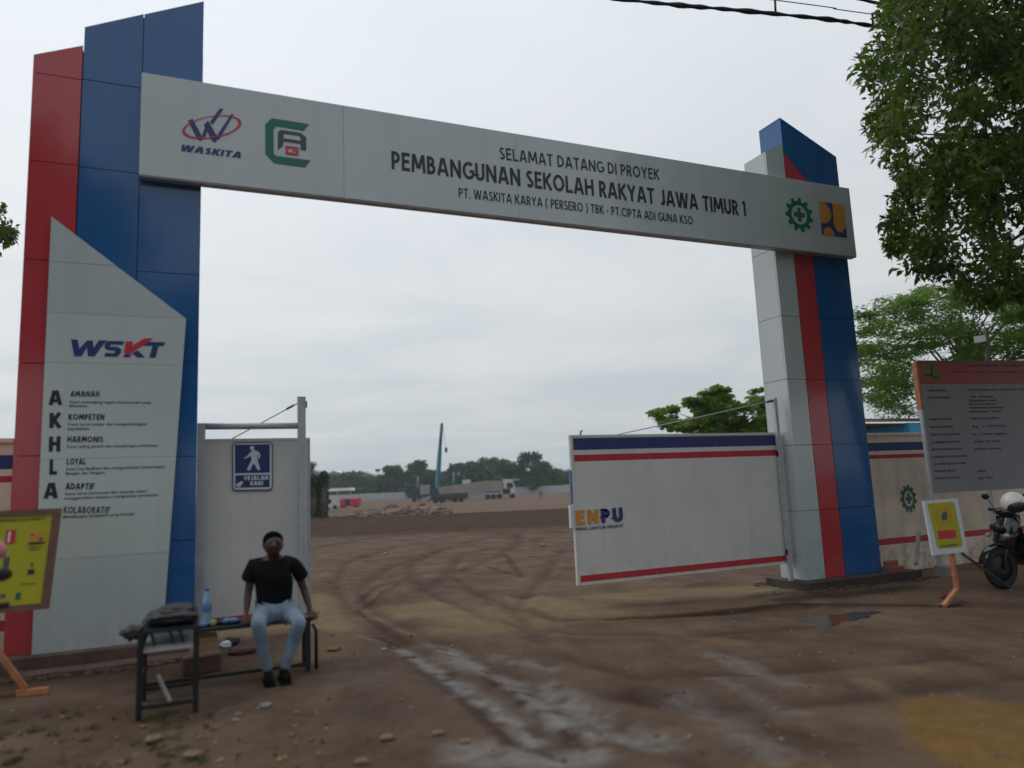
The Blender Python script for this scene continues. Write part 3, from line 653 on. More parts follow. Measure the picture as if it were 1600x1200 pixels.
flat([pxpoly([(1098, 412), (1212, 428), (1210, 446), (1120, 436), (1120, 466), (1182, 474), (1182, 462), (1152, 458), (1154, 448), (1210, 452), (1206, 498), (1100, 486)], o_, s_, YL-.001)], 'logo', M['logo_red'], BN)
def gear(parent, cx, cz, r, Y, m, squash=1.):
    n = 11; outp = []; N2 = 110
    outer = []; inner = []
    for i in range(N2):
        a = 2*math.pi*i/N2; ph = (i*n/N2) % 1; R_ = r if ph < .5 else r*.80
        outer.append((cx+squash*R_*math.sin(a), Y, cz+R_*math.cos(a))); inner.append((cx+squash*.56*r*math.sin(a), Y, cz+.56*r*math.cos(a)))
    ring(outer, inner, 'logo', m, parent)
    k = .40*r; w = .13*r
    flat([[(cx-w*squash, Y, cz-k), (cx+w*squash, Y, cz-k), (cx+w*squash, Y, cz+k), (cx-w*squash, Y, cz+k)], ], 'logo', m, parent)
    flat([[(cx-k*squash, Y-.001, cz-w), (cx+k*squash, Y-.001, cz-w), (cx+k*squash, Y-.001, cz+w), (cx-k*squash, Y-.001, cz+w)]], 'logo', m, parent)
A = onY(1249, 335.5, YL); gear(BN, A[0], A[2], .5*hpx(1249, 309, 362), YL, M['logo_green'])
# works ministry emblem: blue square with three yellow shapes; crop (1200,280) x10
o_, s_ = (1200, 280), 10.
flat([pxpoly([(800, 343), (1190, 405), (1235, 915), (845, 868)], o_, s_, YL)], 'logo', M['logo_blue'], BN)
flat([pxpoly([(800, 343), (870, 360), (940, 420), (980, 500), (988, 580), (960, 650), (915, 685), (826, 690)], o_, s_, YL-.002)], 'logo', M['logo_orange'], BN)
flat([pxpoly([(1005, 375), (1190, 405), (1214, 690), (1200, 770), (1160, 828), (1110, 825), (1060, 780), (1030, 700)], o_, s_, YL-.002)], 'logo', M['logo_orange'], BN)
flat([pxpoly([(872, 870), (876, 800), (900, 755), (940, 744), (985, 765), (1025, 820), (1045, 890)], o_, s_, YL-.002)], 'logo', M['logo_orange'], BN)

# ------------------------------------------------------------------ RIGHT GATE LEAF
YG = 9.27
zG = lambda px, py: onY(px, py, YG)[2]
gx0 = onY(890, 680, YG)[0]; gx1 = 8.77
zT = zG(890, 680); zB = onY(905, 915, YG)[2]
GL = thing('gate_leaf', 'wide white steel gate leaf with navy and red stripes hinged to the right pillar', 'gate', (gx1, YG, zB))
b0, b1 = zG(891, 703.5), zG(891, 685); r0, r1 = zG(892, 721.5), zG(892, 711); q0, q1 = zG(905, 910.5), zG(904, 900)
npan = 6
for i in range(npan):
    a = gx0+.045+(gx1-gx0-.09)*i/npan; b = gx0+.045+(gx1-gx0-.09)*(i+1)/npan
    mb = MB()
    # shallow vertical ribs pressed into each sheet
    segs = [a+.001, a+(b-a)*.31, a+(b-a)*.33, a+(b-a)*.35, a+(b-a)*.66, a+(b-a)*.68, a+(b-a)*.70, b-.001]; dy = [0, 0, .006, 0, 0, .006, 0, 0]
    for lo, hi_, mi in ((zB+.04, q0, 0), (q0, q1, 1), (q1, r0, 0), (r0, r1, 1), (r1, b0, 0), (b0, b1, 2), (b1, zT-.035, 0)):
        vs = [(x, YG+d, lo) for x, d in zip(segs, dy)]+[(x, YG+d, hi_) for x, d in zip(segs, dy)]; n = len(segs)
        mb.add(vs, [(k, k+1, n+k+1, n+k) for k in range(n-1)], mi)
    mb.box(a+.001, b-.001, YG+.008, YG+.014, zB+.04, zT-.035, 0)
    wbuild(mb, 'sheet_panel', [M['gate_white'], M['gate_red'], M['navy']], GL)
wbuild(MB().box(gx0, gx1, YG-.008, YG+.045, zT-.034, zT), 'top_rail', M['gate_white'], GL)
wbuild(MB().box(gx0, gx1, YG-.008, YG+.045, zB, zB+.039), 'bottom_rail', M['gate_white'], GL)
wbuild(MB().box(gx0, gx0+.044, YG-.007, YG+.046, zB+.0395, zT-.0345), 'end_stile', M['gate_white'], GL)
wbuild(MB().box(gx1-.044, gx1, YG-.007, YG+.046, zB+.0395, zT-.0345), 'end_stile', M['gate_white'], GL)
zz0, zz1 = zG(895, 825), zG(888, 735)
wbuild(MB().box(gx0-.055, gx0-.004, YG-.01, YG+.05, zz0, zG(890, 790)), 'latch_box', M['sign_white'], GL)
wbuild(MB().box(gx0-.03, gx0-.003, YG+.0, YG+.03, zG(890, 788), zz1), 'latch_box', M['packet_blue'], GL)
# lettering on the leaf
YGl = YG-.012
def LG(t_, a, b, hz, m, **k): A = onY(*a, YGl); B = onY(*b, YGl); lettering(t_, (A[0], A[2]), (B[0], B[2]), hz, YGl, GL, M[m], **k)
for ch_, a_, b_, m_ in (('E', 900, 915, 'logo_orange'), ('N', 919, 935.5, 'logo_orange'), ('P', 940, 954, 'logo_blue'), ('U', 958, 974, 'logo_blue')): LG(ch_, (a_, 820.5-(a_-900)*.08), (b_, 820.5-(b_-900)*.08), hpx(930, 796.5, 819, YGl), m_, h=.115)
A = onY(900, 830, YGl); B = onY(974, 823, YGl); smalltext('NING LANTUR PENTUT', A[0], A[2]+.01, .055, YGl, GL, M['logo_grey'], B[0]-A[0], .03)
# hook on top and stay cable from the hinge post
hp = onY(907, 673, YG+.02); wbuild(MB().tube([(hp[0], YG+.02, zT), (hp[0], YG+.02, zT+.05), (hp[0]+.03, YG+.02, zT+.065)], .012, 6), 'hook', M['wire'], GL)
pt = onY(1209, 622, YG-.05)
wbuild(MB().box(pt[0]-.03, pt[0]+.03, YG-.09, YG-.03, -.12, pt[2]), 'hinge_post', M['steel'], GL)
e0 = onY(1202, 627, YG-.06); e1 = onY(965, 676, YG)
wbuild(MB().tube([e0, [(e0[i]*.5+e1[i]*.5)-(.02 if i == 2 else 0) for i in range(3)], (e1[0], YG+.02, zT)], .008, 6), 'stay_cable', M['steel'], GL)
wbuild(MB().tube([(pt[0]-.04, YG-.06, e0[2]+.01), (e0[0]-.05, YG-.06, e0[2]-.01)], .022, 6), 'turnbuckle', M['wire'], GL)
for zz in (.35, 1.9): wbuild(MB().box(gx1-.002, pt[0]-.03, YG-.07, YG-.03, zz, zz+.09), 'hinge', M['steel'], GL)

# ------------------------------------------------------------------ LEFT GATE LEAF AND PEDESTRIAN FRAME
YP = 9.45
xe = onY(485, 800, YP)[0]; zt_ = onY(400, 685, YP)[2]; zbl = .16
PGt = thing('gate_leaf', 'plain white steel gate leaf beside the left pillar with a pedestrian sign', 'gate', (.1, YP, zbl))
xm = onY(391, 800, YP)[0]
for a, b in ((.06, xm), (xm, xe-.04)):
    mb = MB(); mb.box(a+.002, b-.002, YP, YP+.02, zbl+.10, zt_-.03, 0); mb.box(a+.002, b-.002, YP-.002, YP+.018, zbl+.02, zbl+.095, 1)
    wbuild(mb, 'sheet_panel', [M['gate_white'], M['gate_red']], PGt)
wbuild(MB().box(.06, xe, YP-.004, YP+.045, zt_-.028, zt_), 'top_rail', M['gate_white'], PGt)
wbuild(MB().box(xe-.038, xe, YP-.004, YP+.045, zbl, zt_-.0285), 'end_stile', M['steel'], PGt)
YQ = 9.25
fr = thing('steel_frame', 'grey tubular steel post and crossbar frame over the pedestrian opening', 'post frame', (.7, YQ, 0))
xa = onY(316, 665, YQ)[0]; xb = onY(471, 660, YQ)[0]; zf = onY(400, 661, YQ)[2]; zpt = onY(471, 622, YQ)[2]
wbuild(MB().box(.046, xa+.035, YQ-.035, YQ+.035, -.05, zf-.002), 'post', M['steel'], fr)
wbuild(MB().box(xb-.045, xb+.045, YQ-.045, YQ+.045, -.05, zpt), 'post', M['steel'], fr)
wbuild(MB().tube([(xa+.0355, YQ, zf-.037), (xb-.0455, YQ, zf-.037)], .038, 12), 'crossbar', M['steel'], fr)
wbuild(MB().box(xb-.048, xb+.048, YQ-.048, YQ+.048, zpt+.001, zpt+.012), 'post_cap', M['steel'], fr)
wbuild(MB().box(xb+.0455, xb+.065, YQ-.03, YQ+.03, zpt-.12, zpt-.04), 'bracket', M['wire'], fr)
c0 = onY(468, 630, YQ); c1 = onY(362, 686, YP+.1)
wbuild(MB().tube([(c0[0]-.02, YQ, c0[2]), (c1[0], YP+.02, zt_)], .006, 6), 'stay_cable', M['wire'], fr)
mid = [(c0[0]-.1), YQ+.0, c0[2]-.055]
wbuild(MB().tube([(c0[0]-.06, YQ+.01, c0[2]-.02), (c0[0]-.15, YQ+.03, c0[2]-.07)], .014, 6), 'turnbuckle', M['wire'], fr)
# pedestrian sign, crop (340,670) x10
YZ = YP-.035
sg = thing('pedestrian_sign', 'blue and white walking figure sign fixed to the left gate leaf', 'sign', (.6, YZ, 1.7))
o_, s_ = (340, 670), 10.
def rrect(x0, y0, x1, y1, r, sk=0.):
    P = []
    for cx, cy, a in ((x1-r, y0+r, -90), (x1-r, y1-r, 0), (x0+r, y1-r, 90), (x0+r, y0+r, 180)):
        for k in range(5): t = math.radians(a+k*22.5); P.append((cx+r*math.cos(t), cy+r*math.sin(t)))
    return [(x, y-(x-540)*.018) for x, y in P]
P = pxpoly(rrect(232, 205, 862, 965, 60), o_, s_, YZ+.012); n = len(P)
mb = MB(); mb.add(P+[(x, YZ+.03, z) for x, y, z in P], [tuple(range(n))]+[(i, n+i, n+(i+1) % n, (i+1) % n) for i in range(n)]); wbuild(mb, 'sign_plate', M['navy'], sg)
flat([pxpoly(rrect(246, 222, 848, 950, 50), o_, s_, YZ+.010)], 'sign_face', M['sign_white'], sg)
flat([pxpoly(rrect(272, 245, 815, 690, 6), o_, s_, YZ+.008)], 'sign_face', M['navy'], sg); flat([pxpoly(rrect(276, 722, 812, 915, 6), o_, s_, YZ+.008)], 'sign_face', M['navy'], sg)
fig = [[(430, 462), (412, 470), (405, 460), (440, 440), (490, 395), (530, 345), (575, 335), (620, 345), (660, 385), (670, 420), (655, 470), (635, 460), (640, 420), (622, 395), (622, 470), (632, 510), (665, 625), (650, 648), (622, 640), (570, 540), (545, 560), (510, 640), (480, 655), (458, 635), (510, 530), (530, 480), (520, 420), (470, 450)]]
flat([pxpoly(f_, o_, s_, YZ+.006) for f_ in fig], 'pictogram', M['sign_white'], sg)
flat([pxpoly(ell_px(540, 302, 36, 36, 0, 18), o_, s_, YZ+.006)], 'pictogram', M['sign_white'], sg)
flat([pxpoly([(290, 880), (300, 855), (345, 835), (365, 815), (402, 832), (375, 880), (345, 910), (305, 908)], o_, s_, YZ+.006)], 'pictogram', M['sign_white'], sg)
def LS(t_, a, b, hz): A = onY(*a, YZ+.006); B = onY(*b, YZ+.006); lettering(t_, (A[0], A[2]), (B[0], B[2]), hz, YZ+.006, sg, M['sign_white'], h=.13)
LS('PEJALAN', (382, 750.5), (419, 749.5), hpx(400, 744, 750.5, YZ)); LS('KAKI', (391, 758.5), (411, 758), hpx(400, 752, 758.5, YZ))

# ------------------------------------------------------------------ BOUNDARY WALLS
def wall(x0, x1, Y, z0, zt, step, label, name='boundary_wall'):
    w = thing(name, label, 'wall', (x0, Y, z0)); n = max(1, round((x1-x0)/step)); s = (x1-x0)/n
    k = lambda z: z
    for i in range(n):
        a, b = x0+i*s+.001, x0+(i+1)*s-.001; mb = MB()
        for lo, hi_, mi, d in ((z0, zt-1.94, 0, 0), (zt-1.94, zt-1.83, 1, -.0), (zt-1.83, zt-.42, 0, 0), (zt-.42, zt-.35, 1, 0), (zt-.35, zt-.28, 0, 0), (zt-.28, zt-.13, 2, 0), (zt-.13, zt, 0, 0)):
            mb.add([(a, Y, lo), (b, Y, lo), (b, Y, hi_), (a, Y, hi_)], [(0, 1, 2, 3)], mi)
        mb.add([(a, Y, z0), (b, Y, z0), (b, Y, zt), (a, Y, zt), (a, Y+.12, z0), (b, Y+.12, z0), (b, Y+.12, zt), (a, Y+.12, zt)], [(4, 7, 6, 5), (3, 2, 6, 7), (0, 3, 7, 4), (1, 5, 6, 2)], 0)
        wbuild(mb, 'wall_panel', [M['beige'], M['gate_red'], M['navy']], w)
    wbuild(MB().box(x0, x1, Y-.03, Y+.15, zt+.001, zt+.045), 'coping', M['beige'], w)
    return w
w2 = wall(10.5, 30, 9.62, -.3, 2.24, 2.44, 'cream boundary wall with navy and red stripes right of the gate')
A = onY(1420, 779, 9.61); gear(w2, A[0], A[2], .5*hpx(1420, 757, 801, 9.61), 9.612, M['logo_green'], .82)
wall(-14, -1.75, 9.3, -.1, 2.30, 2.44, 'cream boundary wall with navy and red stripes left of the gate')

# ------------------------------------------------------------------ TREES
def leafcloud(centers, radii, nper, size, rng, material, name, parent, flatz=1., up=0.3, asp=.42, colorbias=None):
    centers = np.asarray(centers, float); radii = np.asarray(radii, float)
    n = len(centers)*nper; ci = np.repeat(np.arange(len(centers)), nper)
    d = rng.normal(size=(n, 3)); d /= np.linalg.norm(d, axis=1)[:, None]; r = rng.random(n)**.45
    off = d*r[:, None]*radii[ci][:, None]; off[:, 2] *= flatz; p = centers[ci]+off
    ax = d+rng.normal(size=(n, 3))*.7; ax[:, 2] -= .35; ax[:, 2] *= (1 if flatz > .8 else .35); ax /= np.linalg.norm(ax, axis=1)[:, None]
    nn = rng.normal(size=(n, 3))*.8+np.array([0, 0, 1.0]); sd = np.cross(nn, ax); sd /= np.linalg.norm(sd, axis=1)[:, None]+1e-9; nn = np.cross(ax, sd)
    L = size*(.65+.7*rng.random(n))[:, None]; W = L*asp
    b = p-ax*L*.5; t = p+ax*L*.5; m = p-ax*L*.03
    a1 = m+sd*W*.5+nn*W*.12; a2 = m-sd*W*.5+nn*W*.12
    v = np.stack([b, a1, t, a2], 1).reshape(-1, 3); k = np.arange(n)*4
    f = np.stack([k, k+1, k+2, k, k+2, k+3], 1).reshape(-1, 3)
    me = bpy.data.meshes.new(name); me.vertices.add(len(v)); me.vertices.foreach_set('co', v.ravel()); me.loops.add(f.size); me.loops.foreach_set('vertex_index', f.ravel().astype(np.int32))
    me.polygons.add(len(f)); me.polygons.foreach_set('loop_start', np.arange(0, f.size, 3, dtype=np.int32)); me.polygons.foreach_set('loop_total', np.full(len(f), 3, dtype=np.int32)); me.update()
    cb = rng.random(len(centers))*.55 if colorbias is None else np.asarray(colorbias)
    val = np.clip(cb[ci]+rng.random(n)*.45, 0, 1); at_ = me.attributes.new('rnd', 'FLOAT', 'POINT'); at_.data.foreach_set('value', np.repeat(val, 4).astype(np.float32))
    me.materials.append(material); o = bpy.data.objects.new(name, me); COL.objects.link(o)
    if parent is not None: o.parent = parent; me.transform(parent.matrix_basis.inverted())
    return o
def limbs(parent, base, fork, tips, r0, rng, name='trunk'):
    mb = MB(); base = Vector(base); fork = Vector(fork)
    m1 = base.lerp(fork, .5)+Vector((rng.normal()*.06, rng.normal()*.06, 0)); mb.tube([base, m1, fork], [r0, r0*.82, r0*.66], 9)
    wbuild(mb, name, M['bark'], parent); mb = MB()
    for t in tips:
        t = Vector(t); L = (t-fork).length; q = [fork.lerp(t, s)+Vector((rng.normal()*.04*L, rng.normal()*.04*L, math.sin(s*math.pi)*.10*L)) for s in (.33, .66)]
        a = r0*.42; mb.tube([fork-Vector((0, 0, .1)), q[0], q[1], t], [a, a*.6, a*.32, a*.1], 6)
        for s_ in range(2):
            st_ = q[s_]; e_ = st_+Vector((rng.normal(), rng.normal(), rng.normal()*.5+.2))*L*.16; mb.tube([st_, e_], [a*.25, a*.05], 4)
    wbuild(mb, 'limbs', M['bark'], parent)
def inside(x, y, poly):
    c_ = False; n = len(poly); j = n-1
    for i in range(n):
        xi, yi = poly[i]; xj, yj = poly[j]
        if (yi > y) != (yj > y) and x < (xj-xi)*(y-yi)/(yj-yi)+xi: c_ = not c_
        j = i
    return c_
def edge_d(x, y, poly):
    return min(float(dseg(np.array([x]), np.array([y]), [poly[i], poly[(i+1) % len(poly)]])[0]) for i in range(len(poly)))
def tree_view(name, label, poly, dr, ncl, rad, nper, size, material, base, fork, group=None, flatz=1., asp=.42, seed=1, r0=.2, ntips=22, kind=None, holes=0., cat='tree'):
    rng = np.random.default_rng(seed); xs = [p[0] for p in poly]; ys = [p[1] for p in poly]; cs = []; rs = []
    dm = (dr[0]+dr[1])/2
    tries = 0
    while len(cs) < ncl and tries < 60000:
        tries += 1; x = rng.uniform(min(xs), max(xs)); y = rng.uniform(min(ys), max(ys))
        if not inside(x, y, poly): continue
        d = rng.uniform(*dr); r = rad*rng.uniform(.6, 1.25); e = edge_d(x, y, poly)
        if e < r*.62*FPX/d*(flatz if flatz < .8 else 1)*.9:
            r = e/(FPX/d)/.62
            if r < rad*.35: continue
        if holes and vnoise(np.array([x/38.]), np.array([y/38.]), seed)[0] < holes: continue
        cs.append(at(x, y, d)); rs.append(r)
    t = thing(name, label, cat, base, group)
    o = leafcloud(cs, rs, nper, size, rng, material, 'crown', t, flatz, asp=asp)
    idx = rng.choice(len(cs), min(ntips, len(cs)), replace=False); limbs(t, base, fork, [cs[i] for i in idx], r0, rng)
    return t
near_poly = [(1392, -420), (1385, 0), (1362, 42), (1350, 85), (1328, 120), (1352, 158), (1358, 200), (1382, 245), (1402, 280), (1396, 310), (1386, 335), (1382, 372), (1394, 402), (1408, 432), (1440, 442), (1475, 462), (1512, 470), (1548, 488), (1572, 476), (1590, 470), (1603, 500), (1680, 515), (1800, 470), (2000, 380), (2120, 100), (2060, -250), (1800, -480)]
tree_view('street_tree', 'dense dark leafy tree hanging over the upper right above the notice board', near_poly, (9.0, 12.8), 900, .34, 115, .125, LEAF_N, onZ(1800, 905, -.2), at(1790, 330, 11.2), asp=.40, seed=3, r0=.17, ntips=60)
tree_view('feathery_tree', 'light feathery tree growing behind the right boundary wall', [(1335, 500), (1345, 478), (1385, 462), (1430, 450), (1480, 440), (1560, 442), (1640, 430), (1760, 470), (1800, 600), (1700, 650), (1500, 640), (1440, 648), (1400, 655), (1365, 640), (1340, 615), (1330, 560)],
          (19, 25), 560, .55, 115, .14, LEAF_F, at(1500, 745, 22), at(1500, 610, 22), flatz=.32, asp=.30, seed=5, r0=.16, ntips=46, holes=.34)
tree_view('leafy_tree', 'bright green spreading tree showing above the right gate leaf', [(1009, 645), (1030, 635), (1065, 630), (1078, 615), (1105, 610), (1120, 600), (1140, 606), (1146, 620), (1165, 628), (1172, 610), (1195, 605), (1240, 615), (1260, 660), (1250, 690), (1160, 690), (1090, 690), (1055, 680), (1020, 660)],
          (27, 33), 330, .34, 90, .18, LEAF_M, at(1140, 780, 30), at(1140, 700, 30), flatz=.5, asp=.45, seed=8, r0=.16, ntips=40, holes=.10)
# tree whose tips reach in at the left edge
tree_view('street_tree', 'tree whose leafy tips enter at the left edge beside the red pillar', [(-300, 250), (-60, 300), (8, 322), (12, 338), (36, 332), (40, 352), (20, 362), (24, 376), (8, 386), (-40, 420), (-260, 440), (-500, 380)],
          (14, 17), 260, .36, 120, .15, LEAF_N, at(-330, 820, 15.5), at(-320, 480, 15.5), seed=11, r0=.14, ntips=12)
# a second row of street trees behind the viewpoint, seen as reflections in the cladding
rg_ = np.random.default_rng(21); cs = []; rs = []
for i in range(150):
    d = rg_.normal(size=3); d /= np.linalg.norm(d); cs.append(tuple(d*np.array([4.2, 3.6, 3.2])*rg_.random()**.4+np.array([0, 0, 7.6]))); rs.append(rg_.uniform(.6, 1.1))
tb = thing('roadside_tree', 'tallest street tree behind the viewpoint, opposite the left pillar', 'tree', (0, 0, 0), 'street trees across the road')
leafcloud(cs, rs, 110, .34, rg_, LEAF_N, 'crown', tb); limbs(tb, (0, 0, -.2), (0, 0, 4.2), [cs[i] for i in range(0, 150, 8)], .24, rg_)
tb.location = (-6.6, -8.5, 0); tb.scale = (1.2, 1.2, 1.3)
for (x, y, rz, s) in ((-.5, -15, 1.9, .95), (7.5, -10, 3.3, .95), (16, -13, 4.4, 1.1), (-19, -11, 5.5, 1.2), (25, -9, .9, 1.1)):
    q = dup_tree(tb); q['label'] = 'street tree behind the viewpoint, '+{-.5: 'farthest back from the gate', 7.5: 'nearest opposite the gate opening', 16: 'opposite the right pillar', -19: 'farthest to the left', 25: 'farthest to the right'}[x]; q.location = (x, y, 0); q.rotation_euler = (0, 0, rz); q.scale = (s, s, s)

# far tree belt, each tree its own
far = [(493, 742, 8, 300), (520, 742, 26, 285), (548, 738, 30, 280), (575, 745, 30, 275), (612, 728, 22, 270), (634, 740, 26, 268), (652, 720, 24, 262), (672, 735, 20, 258), (700, 738, 26, 272), (717, 725, 22, 262), (742, 722, 24, 266),
       (762, 715, 26, 262), (785, 718, 24, 258), (805, 730, 18, 262), (828, 707, 26, 255), (848, 722, 22, 260), (868, 733, 22, 265), (888, 738, 22, 270), (908, 730, 24, 270), (930, 738, 24, 268), (455, 738, 34, 290), (420, 742, 34, 290)]
rg_ = np.random.default_rng(5)
for i, (x, ty, w, d) in enumerate(far):
    gzz = -.9; top = at(x, ty, d); hgt = top[2]-gzz; hw = w/FPX*d; b = (top[0], top[1], gzz)
    lab = ['small far tree crown touching the left gate leaf edge', 'rounded far tree in front of the white roofed shed', 'broad low far tree between the two small white roofs', 'low far tree in front of the grey gabled shed', 'round topped far tree right of the light mast',
           'low far tree between the two round tree crowns left of the crane', 'tall round far tree just left of the crane boom', 'shorter far tree hiding right behind the crane cab', 'low far tree right of the crane boom', 'far tree behind the raised teal support leg', 'far tree above the middle of the long trailer',
           'bright green tall far tree above the trailer load', 'bright green far tree left of the truck cab', 'narrow lower far tree behind the truck cab', 'tallest far tree with a ragged top right of the truck cab', 'dark pointed far tree right of the tallest one', 'low far tree left of the right gate leaf edge',
           'bright far tree cut by the right gate leaf edge', 'far tree hidden behind the left end of the right gate leaf', 'far tree hidden further behind the right gate leaf', 'far tree hidden behind the left gate leaf edge', 'far tree hidden behind the pedestrian sign'][i]
    t = thing('field_tree', lab, 'tree', b, 'far trees beyond the site fence')
    cs = []; rs = []
    tall = hgt/hw
    for k in range(60):
        u = rg_.random(); ang = rg_.random()*6.283; zz = gzz+hgt*(.02+.96*u); rr_ = hw*(.25+.80*math.sin(math.pi*min(1, .22+u*.72)))*rg_.random()**.5
        r = hw*rg_.uniform(.22, .42); zz = min(zz, top[2]-r*.8); cs.append((b[0]+rr_*math.cos(ang), b[1]+rr_*math.sin(ang), zz)); rs.append(r)
    leafcloud(cs, rs, 50, 1.1, rg_, LEAF_D, 'crown', t, asp=.7, colorbias=np.clip(rg_.random(60)*.4+(.35 if i in (11, 12, 17, 1) else 0), 0, 1))
    wbuild(MB().tube([(b[0], b[1], gzz-.3), (b[0], b[1], gzz+hgt*.6)], [.35, .2], 6), 'trunk', M['bark'], t)
# low scrub along the far fence
rg_ = np.random.default_rng(9); cs = []; rs = []
for i in range(520):
    x = rg_.uniform(400, 960); d = rg_.uniform(262, 300); p = at(x, 770, d); cs.append((p[0], p[1], rg_.uniform(.5, 6.0))); rs.append(rg_.uniform(1.2, 2.6))
o = leafcloud(cs, rs, 40, 1.0, rg_, LEAF_D, 'scrub', None, asp=.7); tag(o, kind='stuff', label='dark green scrub massed under the far trees', cat='scrub')

# ------------------------------------------------------------------ FAR SITE
def site(px, py, z=-.85): return onZ(px, py, z)
# fence
Fp = [onZ(560, 781.5, -.85), onZ(640, 779.2, -.85), onZ(800, 772.2, -.85), onZ(895, 769.0, -.85)]
Fp = [at(480, 770, 262), at(960, 770, 245)]
ff = thing('site_fence', 'pale sheet fence closing the far side of the cleared field', 'fence', (Fp[0][0], Fp[0][1], -.85))
a = Vector((Fp[0][0], Fp[0][1], 0)); b = Vector((Fp[1][0], Fp[1][1], 0)); n = 44; mb0 = None
dirv = (b-a)/n; ang = math.atan2(dirv.y, dirv.x); L = dirv.length
mb0 = MB().box(.03, L-.03, -.03, .03, 0, 2.45).box(-.05, .028, -.06, .06, 0, 2.5)
first = mb0.build('fence_panel', M['far_fence'], ff)
for i in range(n):
    q = first if i == 0 else first.copy()
    if i: COL.objects.link(q); q.parent = ff
    p = a+dirv*i; q.location = (p.x-ff.location.x, p.y-ff.location.y, (random.random()-.5)*.12); q.rotation_euler = (0, 0, ang)
# local frame helper for far things: origin on the ground, x axis across the view
def far_thing(name, label, cat, px, py, z=-.85, turn=0., d=None):
    p = onZ(px, py, z) if d is None else (*at(px, py, d)[:2], z)
    return thing(name, label, cat, (p[0], p[1], z), rz=-math.atan2(FH[0], FH[1])+turn)
VW = 158
# semi truck with long load: x from 680 to 807 px at depth ~158
tr = far_thing('semi_truck', 'white semi truck with a long grey and tan trailer parked in the field', 'truck', 751, 780.5, turn=.10); tr.scale = (1.08, 1.08, 1.08)
sx = 1/(FPX/VW)
MB().prism([(-8.6, 1.55), (4.65, 1.55), (4.65, 3.70), (1.2, 3.85), (-4, 3.35), (-8.9, 2.9)], -1.25, 1.25).build('trailer_load', M['load'], tr)
MB().box(-2.6, 1.1, -1.2, 1.2, .55, 1.54).build('side_skirt', M['load_grey'], tr); MB().box(-8.8, 4.2, -1.15, 1.15, 1.3, 1.545).build('trailer_deck', M['dark_steel'], tr)
MB().prism([(4.9, .8), (6.9, .8), (7.2, 1.2), (7.25, 2.3), (6.9, 3.4), (6.6, 3.95), (5.0, 4.0), (4.9, 3.6)], -1.2, 1.2).build('cab', M['truck_white'], tr)
MB().box(5.5, 6.85, -1.22, 1.22, 2.1, 3.2).build('cab_window', M['glass_dark'], tr); MB().box(4.7, 6.2, -1.26, 1.0, .9, 2.05).build('cab_door', M['glass_dark'], tr)
MB().box(6.3, 8.2, -1.2, 1.2, 3.72, 3.9).build('visor', M['truck_white'], tr)
wh = MB(); wh.lathe([(.05, -.16), (.5, -.16), (.52, -.1), (.52, .1), (.5, .16), (.05, .16)], n=14, R=Matrix.Rotation(math.pi/2, 3, 'X'))
w0 = wh.build('wheel', M['rubber'], tr); w0.location = (6.7, -1.05, .52)
for x in (1.5, 2.7, 4.0, 6.7, -7.6, -6.4, -5.2):
    for y in (-1.05, 1.05):
        if (x, y) == (6.7, -1.05): continue
        q = w0.copy(); COL.objects.link(q); q.parent = tr; q.location = (x, y, .52)
# low-loader in front
fl = far_thing('flatbed_trailer', 'low dark flatbed trailer parked in front of the truck', 'trailer', 702, 785, turn=.05)
MB().box(-3.6, 3.4, -1.2, 1.2, .6, 1.35).build('deck', M['dark_steel'], fl); MB().prism([(-6.6, .5), (-3.6, .7), (-3.6, 1.5), (-5.2, 1.1)], -1.1, 1.1).build('ramp', M['load_grey'], fl)
for x in (-2.6, -1.4, 1.2, 2.4):
    q = w0.copy(); COL.objects.link(q); q.parent = fl; q.location = (x, -1.1, .45)
# crane
CD = 175
cr_ = far_thing('mobile_crane', 'teal mobile crane with its boom raised high over the field', 'crane', 668, 776, d=CD)
MB().box(-3.6, 3.8, -1.3, 1.3, .9, 1.7).build('chassis', M['dark_steel'], cr_)
MB().box(-4.4, -2.2, -1.3, 1.3, 1.0, 3.0).build('operator_cab', M['dark_steel'], cr_); MB().box(-1.6, .6, -1.1, 1.1, 1.7, 3.9).build('cab', M['load_grey'], cr_); MB().box(.8, 3.2, -1.2, 1.2, 1.7, 2.9).build('counterweight', M['dark_steel'], cr_)
MB().box(-5.5, -1.0, -.3, .3, 3.9, 4.25).build('jib', M['teal_dark'], cr_)
for x in (-3, -1.6, .4, 1.8, 3):
    q = w0.copy(); COL.objects.link(q); q.parent = cr_; q.location = (x, -1.2, .6); q.scale = (1.15, 1.15, 1.15)
def cl(px, py): 
    p = Vector(at(px, py, CD)); return cr_.matrix_basis.inverted() @ p
cr_.matrix_basis
b0_, b1_, b2_ = cl(683.5, 762), cl(687, 705), cl(690.5, 661)
MB().tube([b0_, b1_], [.62, .52], 4).build('boom_section', M['teal'], cr_); MB().tube([b1_, b2_], [.42, .32], 4).build('boom_section', M['teal_dark'], cr_)
h_ = cl(691.5, 662); h2 = cl(697, 703)
MB().tube([b2_, h_, h2], .05, 4).build('hoist_rope', M['wire'], cr_)
MB().ell(tuple(h2), (.35, .35, .7), 8, 6).build('hook_block', M['dark_steel'], cr_)
for px_a, py_t in ((653, 745), (709, 738)):
    p1, p2 = cl(px_a, 770), cl(px_a, py_t); MB().tube([p1, p2], .18 if px_a < 700 else .3, 6).build('exhaust_stack' if px_a < 700 else 'support_leg', M['wall_grey'] if px_a < 700 else M['teal'], cr_)
